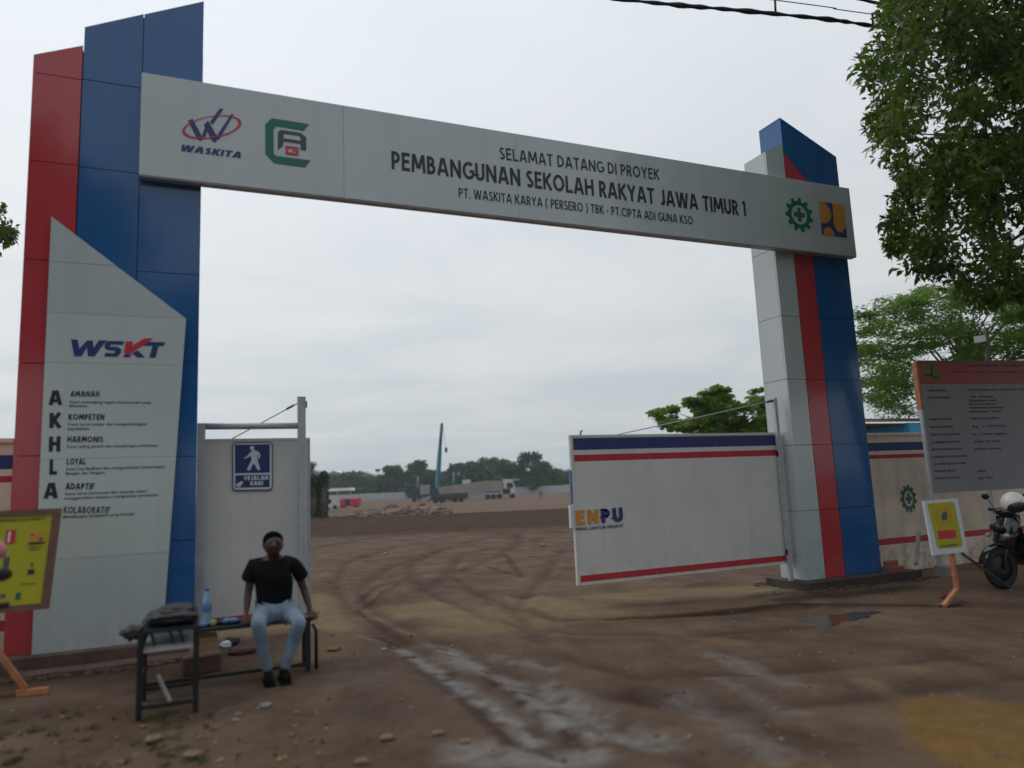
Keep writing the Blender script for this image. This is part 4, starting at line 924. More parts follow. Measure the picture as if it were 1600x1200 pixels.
# things behind truck
ex = far_thing('flatbed_truck', 'small dark truck with a pale cab behind the long trailer', 'truck', 708, 774, d=190)
MB().box(-4, 2.2, -1, 1, 2.2, 4.2).build('body', M['dark_steel'], ex); MB().box(2.6, 4.6, -1, 1, 3.0, 4.9).build('cab', M['truck_white'], ex)
for x in (-3, -1.8, 3.4):
    q = w0.copy(); COL.objects.link(q); q.parent = ex; q.location = (x, -1, .5)
MB().box(-4, 4.4, -.5, .5, .9, 2.19).build('chassis', M['dark_steel'], ex)
# red trucks / containers
rd = far_thing('red_roller_tank', 'red tank trailer with a dark gap in its middle at the field edge', 'tank trailer', 547, 788, d=140)
for xx0, xx1 in ((-1.95, -.75), (.15, 1.95)):
    MB().bbox(xx0, xx1, -.9, .9, .25, 1.75, .18).build('tank', M['red_paint'], rd)
MB().box(-.74, .14, -.7, .7, .3, 1.6).build('engine_bay', M['dark_steel'], rd)
for x in (-1.4, 1.1): MB().box(x-.3, x+.3, -.8, .8, -.0, .249).build('foot', M['dark_steel'], rd)
wv = far_thing('white_van', 'white van parked beside the red tank trailer', 'van', 517, 789, d=130)
MB().prism([(-1.6, .35), (1.4, .35), (1.5, 2.2), (-1.1, 2.25), (-1.5, 1.4)], -.8, .8).build('body', M['truck_white'], wv)
MB().box(-1.2, .3, -.82, .82, 1.0, 1.7).build('window', M['glass_dark'], wv)
for x in (-1.0, .9):
    q = w0.copy(); COL.objects.link(q); q.parent = wv; q.location = (x, -.75, .36); q.scale = (.68, .68, .68)
sh = far_thing('site_shelter', 'open shelter with a pale sheet roof behind the van', 'shelter', 530, 785, d=165)
MB().prism([(-3.3, 3.3), (3.2, 3.3), (3.0, 3.9), (-3.0, 3.9)], -2, 2).build('roof', M['roof_white'], sh)
for x in (-3, 0, 2.9): MB().box(x-.08, x+.08, -1.8, -1.64, 0, 3.29).build('post', M['steel'], sh)
def gable(name, label, px, d, wpx, ytop, yeave, roof, wallm, off=0, dep=14):
    p = at(px, yeave, d); z0 = -.9; hw = wpx/2/FPX*d; ze = p[2]; zt2 = at(px, ytop, d)[2]
    t = thing(name, label, 'building', (p[0], p[1], z0), rz=-math.atan2(FH[0], FH[1]))
    MB().prism([(-hw, 0), (hw, 0), (hw, ze-z0), (off, zt2-z0-.3), (-hw, ze-z0)], 0, dep).build('wall', wallm, t)
    MB().prism([(-hw-.6, ze-z0-.25), (off, zt2-z0-.28), (hw+.6, ze-z0-.25), (hw+.6, ze-z0+.1), (off, zt2-z0+.1), (-hw-.6, ze-z0+.1)], -.5, dep+.5).build('roof', roof, t)
    for k in (-.5, 0, .5): MB().box(hw*k-.6, hw*k+.6, -.05, -.005, 1.2, min(3, ze-z0-.6)).build('window', M['glass_dark'], t)
    return t
gable('warehouse', 'grey gabled shed rising behind the trees left of the crane', 575, 330, 62, 735, 752, M['roof_grey'], M['wall_grey'], -4)
gable('warehouse', 'white roofed shed far behind the trees at the left of the field', 522, 360, 40, 735, 745, M['roof_white'], M['wall_grey'], 0)
gable('warehouse', 'small white roofed shed between the distant tree crowns', 552, 350, 18, 734, 743, M['roof_white'], M['wall_grey'], 0)
gable('site_house', 'grey gabled house close to the white gate leaf edge', 462, 110, 74, 722, 743, M['roof_grey'], M['wall_grey'], -1, 3)
# mast
ms = far_thing('light_mast', 'thin floodlight mast above the far trees', 'mast', 591, 775, d=300); MB().tube([(0, 0, 0), (0, 0, 11.5)], .14, 6).build('pole', M['wire'], ms); MB().box(-1, 1, -.3, .3, 11.2, 12.2).build('lamp_head', M['dark_steel'], ms)
# ivy-covered stumps + grass by the gate edge, ~60 m
for (x, yt, yb, w) in ((506, 742, 803, .30), (491, 748, 806, .34)):
    d = 62; bs = at(x-2, yb, d); tp = at(x, yt, d); zg = gz(bs[0], bs[1])
    t = thing('lopped_tree', 'lopped dark trunk wrapped in creeper, right of the pair' if x > 500 else 'lopped trunk wrapped in creeper against the gate edge', 'tree', (bs[0], bs[1], zg), 'lopped trunks past the gate leaf')
    wbuild(MB().tube([(bs[0], bs[1], zg-.1), (tp[0], tp[1], (zg+tp[2])/2), tp], [w, w*.9, w*.8], 8), 'trunk', M['bark'], t)
    cs = [(bs[0]+(tp[0]-bs[0])*s, bs[1]+(tp[1]-bs[1])*s, zg+(tp[2]-zg)*s) for s in np.linspace(0, .97, 12)]
    leafcloud(cs, [w*1.5]*12, 160, .32, np.random.default_rng(int(x)), LEAF_D, 'creeper', t, asp=.6)
pm = at(488, 727, 70); t = thing('palm', 'palm tuft peeping past the gate leaf edge', 'palm', (pm[0], pm[1], -.2)); wbuild(MB().tube([(pm[0]-.3, pm[1], -.4), pm], [.16, .12], 6), 'trunk', M['bark'], t)
leafcloud([pm], [.42], 160, .35, np.random.default_rng(2), LEAF_D, 'crown', t, asp=.15)
rg_ = np.random.default_rng(4); cs = []
for i in range(90):
    x = rg_.uniform(484, 560); y = rg_.uniform(797, 806)+(x-484)*.05; d = rg_.uniform(50, 62); p = at(x, y, d); cs.append((p[0], p[1], gz(p[0], p[1])+.12))
o = leafcloud(cs, [.45]*90, 60, .30, rg_, GRASS, 'rough_grass', None, flatz=.5, asp=.12); tag(o, 'rough grass at the edge of the mud bank', 'grass', kind='stuff')
# rubble heaps
rg_ = np.random.default_rng(14); mb = MB()
heaps = [(590, 797, 30, 6), (640, 800, 50, 9), (690, 800, 22, 8), (612, 775, 12, 5), (560, 800, 30, 4)]
for k in range(430):
    hx, hy, hw, hh = heaps[rg_.choice(len(heaps), p=[.22, .38, .15, .1, .15])]
    u = rg_.normal()*.45; x = hx+u*hw; lift = hh*math.exp(-u*u*2)*rg_.random()**.7; d = rg_.uniform(74, 96) if hy > 780 else 120
    p = at(x, hy+4, d); zg = base_z(np.array([p[0]]), np.array([p[1]]))[0]; z = zg+lift/FPX*d
    r = rg_.uniform(.08, .34); mb.ell((p[0], p[1], z), (r, r*.8, r*.55), 6, 4, 0, jit=.5, seed=k)
for k in range(len(mb.sm)): mb.sm[k] = False
for hx, hy, hw, hh in heaps:
    d = 88 if hy > 780 else 121
    p = at(hx, hy+4, d); zg = base_z(np.array([p[0]]), np.array([p[1]]))[0]; mb.ell((p[0], p[1], zg-.1), (hw/FPX*d*.8, 1.6, hh/FPX*d*1.1), 18, 8, 0, jit=.25, seed=3)
o = mb.build('rubble', M['rubble']); tag(o, 'low heaps of earth and broken rubble at the near edge of the field', 'rubble', kind='stuff')
# soil mound further out
fp_ = far_thing('traffic_barrel', 'small orange barrel lying by the rubble heap', 'barrel', 660, 781, d=120); MB().ell((0, 0, .35), (.55, .35, .32), 12, 8).build('barrel', M['brick'], fp_)

# ------------------------------------------------------------------ PEOPLE
def skin_mesh(name, verts, edges, radii, root, material, parent, sub=2, scale=(1, 1, 1)):
    me = bpy.data.meshes.new(name+'_skel'); me.from_pydata([tuple(v) for v in verts], edges, []); ob = bpy.data.objects.new('tmp', me); COL.objects.link(ob)
    md = ob.modifiers.new('Skin', 'SKIN'); md.use_smooth_shade = True
    for i, r in enumerate(radii):
        if not hasattr(r, '__len__'): r = (r, r)
        me.skin_vertices[0].data[i].radius = r; me.skin_vertices[0].data[i].use_root = (i == root)
    s = ob.modifiers.new('Sub', 'SUBSURF'); s.levels = sub; s.render_levels = sub
    dg = bpy.context.evaluated_depsgraph_get(); m2 = bpy.data.meshes.new_from_object(ob.evaluated_get(dg)); bpy.data.objects.remove(ob)
    m2.name = name; m2.materials.clear(); m2.materials.append(material)
    for p in m2.polygons: p.use_smooth = True
    o = bpy.data.objects.new(name, m2); COL.objects.link(o); o.parent = parent; m2.transform(parent.matrix_basis.inverted()); return o
def chain(V, E, R, pts, rad, start=None):
    prev = start
    for p, r in zip(pts, rad):
        V.append(tuple(p)); R.append(r); i = len(V)-1
        if prev is not None: E.append((prev, i))
        prev = i
    return prev
# seated man: joints read from the photo at their own depths
P_ = lambda x, y, Y: Vector(onY(x, y, Y))
man = thing('person', 'man in black t-shirt and pale jeans sitting on the bench, hands beside him', 'person', (.7, 7.3, 0))
pel = P_(429, 951, 7.42); pel.z = .56; nk = P_(428, 874, 7.34); hd = P_(427, 851.5, 7.24)
shL, shR = P_(396, 884, 7.38), P_(460, 881, 7.38); elL, elR = P_(388, 925, 7.40), P_(475, 921, 7.42); wrL, wrR = P_(385, 955, 7.34), P_(485, 953, 7.34)
BZ = .485      # bench top
hpL, hpR = pel+Vector((-.10, -.02, -.01)), pel+Vector((.10, -.02, -.01))
knL, knR = P_(403, 972, 6.98), P_(468, 972, 6.98); ftL, ftR = P_(419, 1044, 7.08), P_(443, 1044, 7.08)
ftL.z = ftR.z = .09
V = []; E = []; R = []
root = chain(V, E, R, [pel], [(.13, .11)]); 
ch_ = chain(V, E, R, [pel.lerp(nk, .33)+Vector((0, .02, 0)), pel.lerp(nk, .70)+Vector((0, .01, 0)), nk+Vector((0, .03, -.05))], [(.145, .10), (.165, .115), (.09, .075)], root)
neck = chain(V, E, R, [nk+Vector((0, 0, .035))], [.052], ch_)
hb = chain(V, E, R, [hd+Vector((0, .005, -.055)), hd+Vector((0, .01, .02)), hd+Vector((0, .015, .085))], [(.060, .066), (.082, .100), (.074, .088)], neck)
for sh_, el_, wr_, sg_ in ((shL, elL, wrL, -1), (shR, elR, wrR, 1)):
    s = chain(V, E, R, [sh_, sh_.lerp(el_, .5), el_, el_.lerp(wr_, .4), wr_], [.055, .046, .036, .036, .024], ch_)
    palm = Vector((wr_.x+sg_*.012, wr_.y-.04, BZ+.035)); s = chain(V, E, R, [palm], [(.034, .020)], s)
    # four fingers curl over the front edge of the bench, thumb along the top
    for k, (dx, L) in enumerate(((-.030, .85), (-.010, 1.), (.010, .95), (.028, .75))):
        chain(V, E, R, [palm+Vector((dx, -.045, .0)), palm+Vector((dx*1.1, -.072*1, -.020)), palm+Vector((dx*1.1, -.070, -.05-.012*L))], [.0095, .009, .0075], s)
    chain(V, E, R, [palm+Vector((-sg_*.040, -.015, .002)), palm+Vector((-sg_*.055, -.045, -.004))], [.011, .0085], s)
for hp_, kn_, ft_, sg_ in ((hpL, knL, ftL, -1), (hpR, knR, ftR, 1)):
    s = chain(V, E, R, [hp_, hp_.lerp(kn_, .5), kn_, kn_.lerp(ft_, .35), ft_], [.080, .060, .044, .040, .030], root)
    chain(V, E, R, [ft_+Vector((0, -.10, -.045)), ft_+Vector((0, -.17, -.055))], [.036, .026], s)
# ears and nose grow from the head
for sg_ in (-1, 1): chain(V, E, R, [hd+Vector((sg_*.084, .012, -.002)), hd+Vector((sg_*.093, .022, .010))], [(.010, .020), (.006, .013)], hb-1)
chain(V, E, R, [hd+Vector((-.004, -.110, -.012))], [.014], hb-1)
skin_mesh('body', V, E, R, root, M['skin'], man)
# face details
for sg_ in (-1, 1): wbuild(MB().ell(hd+Vector((sg_*.030, -.088, .018)), (.010, .006, .005), 8, 6), 'eye', M['hair'], man)
wbuild(MB().ell(hd+Vector((-.003, -.090, -.042)), (.022, .008, .005), 8, 5), 'mouth', mat('lip', (.11, .035, .03), .5), man)
wbuild(MB().ell(hd+Vector((0, .034, .038)), (.092, .100, .086), 26, 18, jit=.03), 'hair', M['hair'], man)
# t-shirt
V = []; E = []; R = []
r0_ = chain(V, E, R, [pel+Vector((0, .0, .02))], [(.175, .145)])
c2 = chain(V, E, R, [pel.lerp(nk, .35)+Vector((0, .01, 0)), pel.lerp(nk, .70)+Vector((0, .005, 0)), nk+Vector((0, .035, -.045))], [(.178, .150), (.200, .165), (.125, .105)], r0_)
chain(V, E, R, [nk+Vector((0, .01, -.005))], [(.072, .062)], c2)
for sh_, el_, sg_ in ((shL, elL, -1), (shR, elR, 1)):
    e2 = sh_.lerp(el_, .64)+Vector((sg_*.028, 0, 0)); chain(V, E, R, [sh_+Vector((0, 0, .004)), sh_.lerp(e2, .55), e2], [.072, .074, .078], c2)
skin_mesh('shirt', V, E, R, 0, M['black_cloth'], man)
# jeans
V = []; E = []; R = []
r0_ = chain(V, E, R, [pel+Vector((0, 0, 0))], [(.150, .115)])
for hp_, kn_, ft_, sg_ in ((hpL, knL, ftL, -1), (hpR, knR, ftR, 1)):
    chain(V, E, R, [hp_, hp_.lerp(kn_, .35)+Vector((0, 0, .008)), hp_.lerp(kn_, .75), kn_+Vector((0, -.01, .0)), kn_.lerp(ft_, .12), kn_.lerp(ft_, .45)+Vector((sg_*.006, .012, 0)), kn_.lerp(ft_, .75), kn_.lerp(ft_, .90), kn_.lerp(ft_, .985)], [.096, .086, .074, .070, .066, .060, .054, .052, .055], r0_)
skin_mesh('jeans', V, E, R, 0, M['jeans'], man)
for ft_, sg_ in ((ftL, -1), (ftR, 1)):
    V = []; E = []; R = []
    f0 = Vector((ft_.x, ft_.y, 0)); chain(V, E, R, [f0+Vector((0, .05, .055)), f0+Vector((0, -.02, .06)), f0+Vector((sg_*.01, -.11, .045)), f0+Vector((sg_*.012, -.19, .035))], [(.042, .05), (.045, .055), (.046, .042), (.036, .030)])
    skin_mesh('shoe', V, E, R, 0, M['shoe'], man)
    wbuild(MB().prism([(f0.x-.046, .006), (f0.x+.046, .006), (f0.x+.046, .022), (f0.x-.046, .022)], f0.y-.21, f0.y+.085), 'shoe_sole', M['shoe'], man)
# far worker
pw = at(845, 776, 150); zg = -.86; wk = thing('person', 'tiny distant worker standing alone on the cleared field', 'person', (pw[0], pw[1], zg))
V = []; E = []; R = []; B_ = Vector((pw[0], pw[1], zg)); r_ = chain(V, E, R, [B_+Vector((0, 0, .95))], [.15]); n_k = chain(V, E, R, [B_+Vector((0, 0, 1.25)), B_+Vector((0, 0, 1.45)), B_+Vector((0, 0, 1.62))], [.17, .10, .10], r_)
for sg_ in (-1, 1):
    chain(V, E, R, [B_+Vector((sg_*.1, 0, .5)), B_+Vector((sg_*.14, 0, .05)), B_+Vector((sg_*.14, -.12, .03))], [.09, .06, .05], r_); chain(V, E, R, [B_+Vector((sg_*.22, 0, 1.38)), B_+Vector((sg_*.28, 0, 1.1)), B_+Vector((sg_*.27, -.05, .85))], [.06, .05, .04], n_k-1)
skin_mesh('body', V, E, R, 0, M['ink_soft'], wk, 1)

# ------------------------------------------------------------------ BENCH, TABLE FRAME, SMALL THINGS
bn = thing('bench', 'black steel bench against the left gate leaf', 'bench', (.45, 7.4, 0))
bx0, bx1, by0, by1 = -.42, 1.06, 7.27, 7.56
wbuild(MB().bbox(bx0, bx1, by0, by1, BZ-.035, BZ, .006), 'seat', M['black'], bn)
for x in (bx0+.05, bx1-.05):
    for y in (by0+.03, by1-.03): wbuild(MB().box(x-.022, x+.022, y-.022, y+.022, 0, BZ-.036), 'leg', M['black'], bn)
    wbuild(MB().box(x-.015, x+.015, by0+.053, by1-.053, .12, .15), 'stretcher', M['black'], bn)
wbuild(MB().box(bx0+.073, bx1-.073, by0+.018, by0+.042, .05, .08), 'stretcher', M['black'], bn)
wbuild(MB().tube([(bx1-.01, by0+.0, .42), (bx1+.02, by0, .36), (bx1+.02, by0, .02)], .016, 6), 'side_stay', M['black'], bn)
st = thing('metal_stool', 'black metal frame stool with a grey shelf in front of the bench', 'stool', (-.14, 6.8, 0))
sx0, sx1, sy0, sy1, sz = -.34, .05, 6.45, 7.05, .62
for x in (sx0, sx1):
    for y in (sy0, sy1): wbuild(MB().box(x-.02, x+.02, y-.02, y+.02, -.01, sz), 'leg', M['black'], st)
for y in (sy0, sy1):
    for z in (.07, sz-.14): wbuild(MB().box(sx0+.021, sx1-.021, y-.012, y+.012, z, z+.025), 'stretcher', M['black'] if z < .3 else M['steel'], st)
for x in (sx0, sx1): wbuild(MB().box(x-.012, x+.012, sy0+.021, sy1-.021, .25, .275), 'stretcher', M['black'], st)
wbuild(MB().box(sx0-.02, sx1+.02, sy0-.02, sy1+.02, sz+.001, sz+.022), 'seat', M['black'], st)
wbuild(MB().box(sx0+.025, sx1-.025, sy0+.03, sy1-.03, sz-.115, sz-.105), 'shelf', M['steel'], st)
wbuild(MB().bar((-.22, sy0+.05, .30), (-.13, sy0+.02, .10), .022), 'brace', M['steel'], st)
for dx in (0, .13, .2): wbuild(MB().bar((sx0+.10+dx, sy0+.02, sz-.10), (sx0+.07+dx, sy0+.02, sz), .02), 'back_rail', M['black'], st)
bg_ = thing('bag', 'black slumped bag lying on top of the metal stool', 'bag', (-.15, 6.75, sz+.022))
def crumpled(c, r, seed, amp=.22, n=44, m=24, ex=.6):
    vs = []; fs = []
    for i in range(m+1):
        ph = math.pi*i/m
        for k in range(n):
            t = 2*math.pi*k/n; sx_ = math.sin(ph)*math.cos(t); sy_ = math.sin(ph)*math.sin(t); sz_ = math.cos(ph)
            pw = lambda v: math.copysign(abs(v)**ex, v)
            q = np.array([pw(sx_), pw(sy_), sz_*.9]); nn_ = float(fbm(np.array([sx_*2.3+seed+sz_*1.7]), np.array([sy_*2.3+sz_*2.1]), 3, seed)[0])-.5
            ridg = abs(float(vnoise(np.array([sx_*3.1+sz_*2+seed*3]), np.array([sy_*3.3-sz_]), seed)[0])-.5)
            q = q*(1+amp*1.6*nn_-amp*ridg); vs.append((c[0]+q[0]*r[0], c[1]+q[1]*r[1], max(c[2]+q[2]*r[2], c[2]-r[2]*.82)))
    for i in range(m):
        for k in range(n): fs.append((i*n+k, (i+1)*n+k, (i+1)*n+(k+1) % n, i*n+(k+1) % n))
    return MB().add(vs, fs, 0, True)
wbuild(crumpled((-.13, 6.72, sz+.075), (.19, .25, .068), 4), 'body', M['bag'], bg_)
wbuild(crumpled((-.10, 6.74, sz+.125), (.15, .19, .038), 9, .4), 'flap', M['bag'], bg_)
wbuild(crumpled((-.385, 6.58, sz+.0), (.10, .13, .055), 5, .5), 'side_pocket', M['bag'], bg_)
wbuild(MB().tube([(-.28, 6.5, sz+.10), (-.36, 6.44, sz+.02), (-.42, 6.5, sz-.05)], .014, 6), 'strap', M['black'], bg_)
# bottle and packets
wb = P_(323, 965, 7.42); bt = thing('water_bottle', 'clear blue water bottle standing on the left end of the bench', 'bottle', (wb.x, 7.42, BZ))
MB().lathe([(.001, 0), (.036, .002), (.040, .02), (.037, .06), (.040, .10), (.037, .14), (.040, .19), (.038, .23), (.016, .29), (.015, .305), (.001, .306)], n=18).build('body', M['bottle'], bt)
MB().lathe([(.0385, .12), (.0415, .125), (.0415, .20), (.0385, .205)], n=18).build('label', M['packet_blue'], bt)
MB().lathe([(.001, .335), (.017, .333), (.018, .308), (.0165, .306)], n=14).build('cap', M['bottle_cap'], bt)
def packet(px, Y, r, m, label, seed):
    p = P_(px, 970, Y); t = crumpled((0, 0, r[2]*.82), r, seed, .35, 22, 12, .8); o = t.build('snack_packet', m); o.location = (p.x, Y, BZ+.001)
    tag(o, label, 'packet')
packet(317, 7.36, (.075, .06, .028), M['packet_blue'], 'blue plastic packet at the foot of the water bottle', 1)
packet(333, 7.34, (.03, .03, .035), M['packet_green'], 'small green packet between the bottle and the dark pouch', 2)
packet(343, 7.40, (.045, .05, .03), M['black'], 'dark pouch in the middle of the bench', 3)
packet(359, 7.38, (.085, .06, .030), M['packet_blue'], 'blue plastic packet between the dark pouch and the sitting man', 4)
packet(372, 7.42, (.035, .05, .022), M['black'], 'small dark wallet beside the man on the bench', 6)
# rubbish under the bench
def crumple(name, px, py, r, m, label, cat, seed, jit=.35, z=0):
    p = onZ(px, py, z); t = MB(); t.ell((0, 0, r[2]*.8), r, 10, 6, jit=jit, seed=seed)
    for k in range(len(t.sm)): t.sm[k] = False
    o = t.build(name, m); o.location = (p[0], p[1], gz(p[0], p[1])); tag(o, label, cat)
# carton and block
cb = onZ(322, 1000, 0); ct = thing('carton', 'torn brown carton standing under the bench', 'box', (.12, 8.15, 0), rz=.2)
wbuild(MB().box(.0, .26, 8.1, 8.34, .0, .26), 'body', M['carton'], ct); wbuild(MB().add([(.26, 8.1, .262), (.0, 8.1, .262), (-.02, 8.02, .34), (.24, 8.0, .33)], [(0, 1, 2, 3)]), 'flap', M['carton'], ct)
bl = MB().bbox(-.17, .17, -.10, .10, 0, .17, .015).build('masonry_block', M['plinth']); bl.location = (.10, 7.85, 0); bl.rotation_euler = (0, 0, .15); tag(bl, 'dark reddish masonry block lying under the bench', 'block')
crumple('rubbish', 352, 1012, (.06, .05, .04), M['sign_white'], 'crumpled white scrap under the bench', 'rubbish', 3)
crumple('rubbish', 360, 1008, (.10, .06, .05), M['black'], 'crumpled black scrap behind the white one', 'rubbish', 7)
crumple('rubbish', 380, 1022, (.16, .08, .05), M['plinth'], 'dark clod of earth under the bench', 'clod', 8)
crumple('rubbish', 327, 1030, (.09, .06, .035), M['concrete'], 'pale broken piece of concrete under the bench', 'rubble', 9)

# yellow notice board, left
YY = 7.85
yb = thing('notice_board', 'yellow safety notice board in a brown wooden frame at the left edge', 'notice board', (-1.3, YY, 0))
tr_ = P_(96, 794, YY); br_ = P_(76, 951, YY-.1); x0b = tr_.x-1.15
fw = .055
def quad3(a, b, c_, d): return [a, b, c_, d]
up_ = (tr_-br_); ux = Vector((1, 0, 0))
BLp = br_-ux*1.15
def bp(u, v, off=0.): return BLp+ux*(u*1.15)+up_*v+Vector((0, -off, 0))
def bar3(u0, v0, u1, v1, name, m, th, par, off=0):
    a, b, c_, d = bp(u0, v0, off), bp(u1, v0, off), bp(u1, v1, off), bp(u0, v1, off); e = Vector((0, th, 0))
    wbuild(MB().add([a, b, c_, d, a+e, b+e, c_+e, d+e], [(0, 1, 2, 3), (7, 6, 5, 4), (0, 4, 5, 1), (2, 6, 7, 3), (0, 3, 7, 4), (1, 5, 6, 2)]), name, m, par)
bar3(.0, .94, 1., 1., 'frame_rail', M['wood_brown'], .05, yb, .012); bar3(0, 0, 1, .06, 'frame_rail', M['wood_brown'], .05, yb, .012)
bar3(.945, .0605, 1., .9395, 'frame_rail', M['wood_brown'], .05, yb, .012); bar3(0, .0605, .055, .9395, 'frame_rail', M['wood_brown'], .05, yb, .012)
bar3(.056, .061, .944, .939, 'sheet', M['yellow'], .012, yb)
def bpatch(px0, py0, px1, py1, m, k=1, name='print'):
    # printed patch, placed by its corners on the board
    def uv(px, py):
        q = P_(px, py, YY-.05); return (q.x-BLp.x)/1.15, (q.z-BLp.z)/up_.z
    (u0, v1), (u1, v0) = uv(px0, py0), uv(px1, py1); a, b, c_, d = bp(u0, v0, .003*k), bp(u1, v0, .003*k), bp(u1, v1, .003*k), bp(u0, v1, .003*k)
    wbuild(MB().add([a, b, c_, d], [(0, 1, 2, 3)]), name, m, yb)
bpatch(0, 829, 15, 850, M['logo_red']); bpatch(4, 831, 7, 848, M['sign_white'], 2)
bpatch(39, 833, 60, 848, M['logo_orange']); bpatch(37, 848, 62, 850, M['ink'], 2); bpatch(40, 835, 44, 838, M['logo_red'], 2); bpatch(53, 841, 58, 845, M['ink_soft'], 2)
bpatch(43, 880, 48, 886, M['olive']); bpatch(40, 890, 50, 897, M['ink'], 2); bpatch(0, 871, 8, 905, M['ink_soft']); bpatch(24, 926, 32, 936, M['logo_green'], 1); bpatch(0, 928, 8, 934, M['ink_soft'])
def btext(t_, px, py, px1, size):
    q = P_(px, py, YY-.05); u, v = (q.x-BLp.x)/1.15, (q.z-BLp.z)/up_.z; p = bp(u, v, .008); q1 = P_(px1, py, YY-.05)
    smalltext(t_, p.x, p.z, size, p.y, yb, M['ink'], q1.x-q.x, .02)
btext('DATA AREA', -20, 809, 34, .04); btext('WAJIB MENGENAKAN ALAT SAFETY', -50, 818, 60, .034); btext('SEPATU', 38, 857, 58, .02); btext('SAFETY', 39, 861, 57, .02); btext('SARUNG TANGAN', 30, 914, 54, .02)
# stand
wbuild(MB().bar((-1.72, YY+.02, .70), (-1.30, YY-.02, .06), .045), 'brace', M['wood_orange'], yb)
for X in (-1.95,): wbuild(MB().bar((X, YY+.04, 0), (X, YY+.04, .95), .05), 'leg', M['wood_orange'], yb)
wbuild(MB().bar((-1.36, YY-.04, .03), (-1.12, YY-.06, .03), .05), 'foot', M['wood_orange'], yb); wbuild(MB().bar((-1.62, YY-.02, .06), (-1.62, YY-.02, .72), .045), 'leg', M['wood_orange'], yb)
wbuild(MB().bar((-1.95, YY-.02, .02), (-1.37, YY-.03, .02), .04), 'foot', M['wood_brown'], yb)

# right: project sign on posts
YR = 8.75
tl = P_(1440, 566, YR); bl_ = P_(1453, 771, YR); hl = P_(1440, 600.5, YR); X0 = (tl.x+bl_.x)/2
pb = thing('project_signboard', 'large grey project information board with a dark red header on steel posts', 'signboard', (X0, YR, -.2)); ZT, ZB, ZH = tl.z, bl_.z, hl.z; X1 = X0+3.6
wbuild(MB().box(X0, X1, YR, YR+.03, ZB, ZH-.001), 'sheet', M['board_grey'], pb); wbuild(MB().box(X0, X1, YR-.001, YR+.03, ZH, ZT), 'header', M['board_red'], pb)
wbuild(MB().box(X0-.012, X1, YR-.006, YR+.08, ZT+.001, ZT+.03), 'top_trim', M['olive'], pb)
wbuild(MB().box(X0-.045, X0-.001, YR-.004, YR+.10, P_(1440, 640, YR).z, ZT), 'edge_wrap', M['wood_orange'], pb)
wbuild(MB().box(X0-.045, X0-.001, YR+.0, YR+.06, -.25, P_(1440, 640, YR).z-.002), 'post', M['steel'], pb)
for X in (X0+1.2, X0+2.4): wbuild(MB().box(X, X+.06, YR+.031, YR+.09, -.3, ZT), 'post', M['steel'], pb)
def rp(px0, py0, px1, py1, m, k=1, Y=YR, par=pb):
    a = P_(px0, py0, Y-.003*k); b = P_(px1, py1, Y-.003*k); wbuild(MB().add([(a.x, a.y, b.z), (b.x, a.y, b.z), (b.x, a.y, a.z), (a.x, a.y, a.z)], [(0, 1, 2, 3)]), 'print', m, par)
rp(1441, 569, 1464, 594, M['olive']); 
flat([pxpoly([(205, 95), (225, 95), (225, 240), (240, 275), (315, 280), (315, 300), (240, 295), (215, 265), (120, 260), (120, 245), (190, 240), (205, 215)], (1430, 560), 9.41, YR-.006)], 'print', M['ink'], pb)
def rt(t_, px, py, px1, size, m='ink'):
    a = P_(px, py, YR-.003); b = P_(px1, py, YR-.003); smalltext(t_, a.x, a.z, size, YR-.003, pb, M[m], b.x-a.x, .02)
rt('KEMENTERIAN PEKERJAAN UMUM', 1498, 575.5, 1596, .06); rt('DIREKTORAT JENDERAL PRASARANA STRATEGIS', 1480, 584, 1640, .05)
rows = [('NAMA PEKERJAAN', 1448, 612, 1473, 'Pembangunan Sekolah Rakyat Provinsi Jawa Timur 1', 1500, 1640), ('LOKASI PEKERJAAN', 1448, 623, 1477, 'Kab. Sampang', 1503, 1533), (None, 0, 629, 0, 'Kabupaten Gresik', 1503, 1538), (None, 0, 634.5, 0, 'Kota Surabaya', 1503, 1536),
        (None, 0, 640, 0, 'Kabupaten Jombang', 1503, 1546), (None, 0, 646, 0, 'Kabupaten Tuban', 1503, 1545), ('NOMOR KONTRAK', 1451, 657, 1481, 'HK 02.03/PPS', 1505, 1541), ('NILAI KONTRAK', 1452, 669, 1483, 'Rp. 1.159.560', 1507, 1549), ('WAKTU PELAKSANAAN', 1453, 681, 1491, 'Rp.  1 Tahun Anggaran', 1508, 1552),
        ('SUMBER DANA', 1455, 693, 1492, 'APBN TA 2025', 1510, 1544), ('MASA PELAKSANAAN', 1456, 704, 1495, '240 Hari Kalender', 1511, 1546), ('KONTRAKTOR PELAKSANA', 1457, 716, 1503, None, 0, 0), ('KONSULTAN MK', 1458, 727, 1501, None, 0, 0), ('TANGGAL MULAI', 1459, 738, 1487, '2025', 1515, 1526), ('TANGGAL SELESAI', 1460, 749, 1493, 'Juni 2026', 1517, 1536)]
for a_, xa_, y_, xb_, b_, xc_, xd_ in rows:
    if a_: rt(a_, xa_, y_, xb_, .052, 'ink')
    if b_: rt(b_, xc_, y_, xd_, .052, 'ink')
pb.rotation_euler = (0, 0, math.radians(-8.7))
fo = MB().bbox(-.12, .12, -.12, .12, -.1, .16, .02).build('footing', M['concrete']); fo.location = (X0+.02, YR-.02, -.16); tag(fo, 'pale concrete lump at the foot of the signboard post', 'footing')
pk = P_(1444, 832, 8.6); pq = P_(1431, 880, 8.55)
pl_ = MB().bar((pk.x, 8.7, pk.z), (pq.x, 8.55, pq.z-.02), .05).build('plank', M['concrete']); tag(pl_, 'grey stick leaning against the signboard post', 'stick')
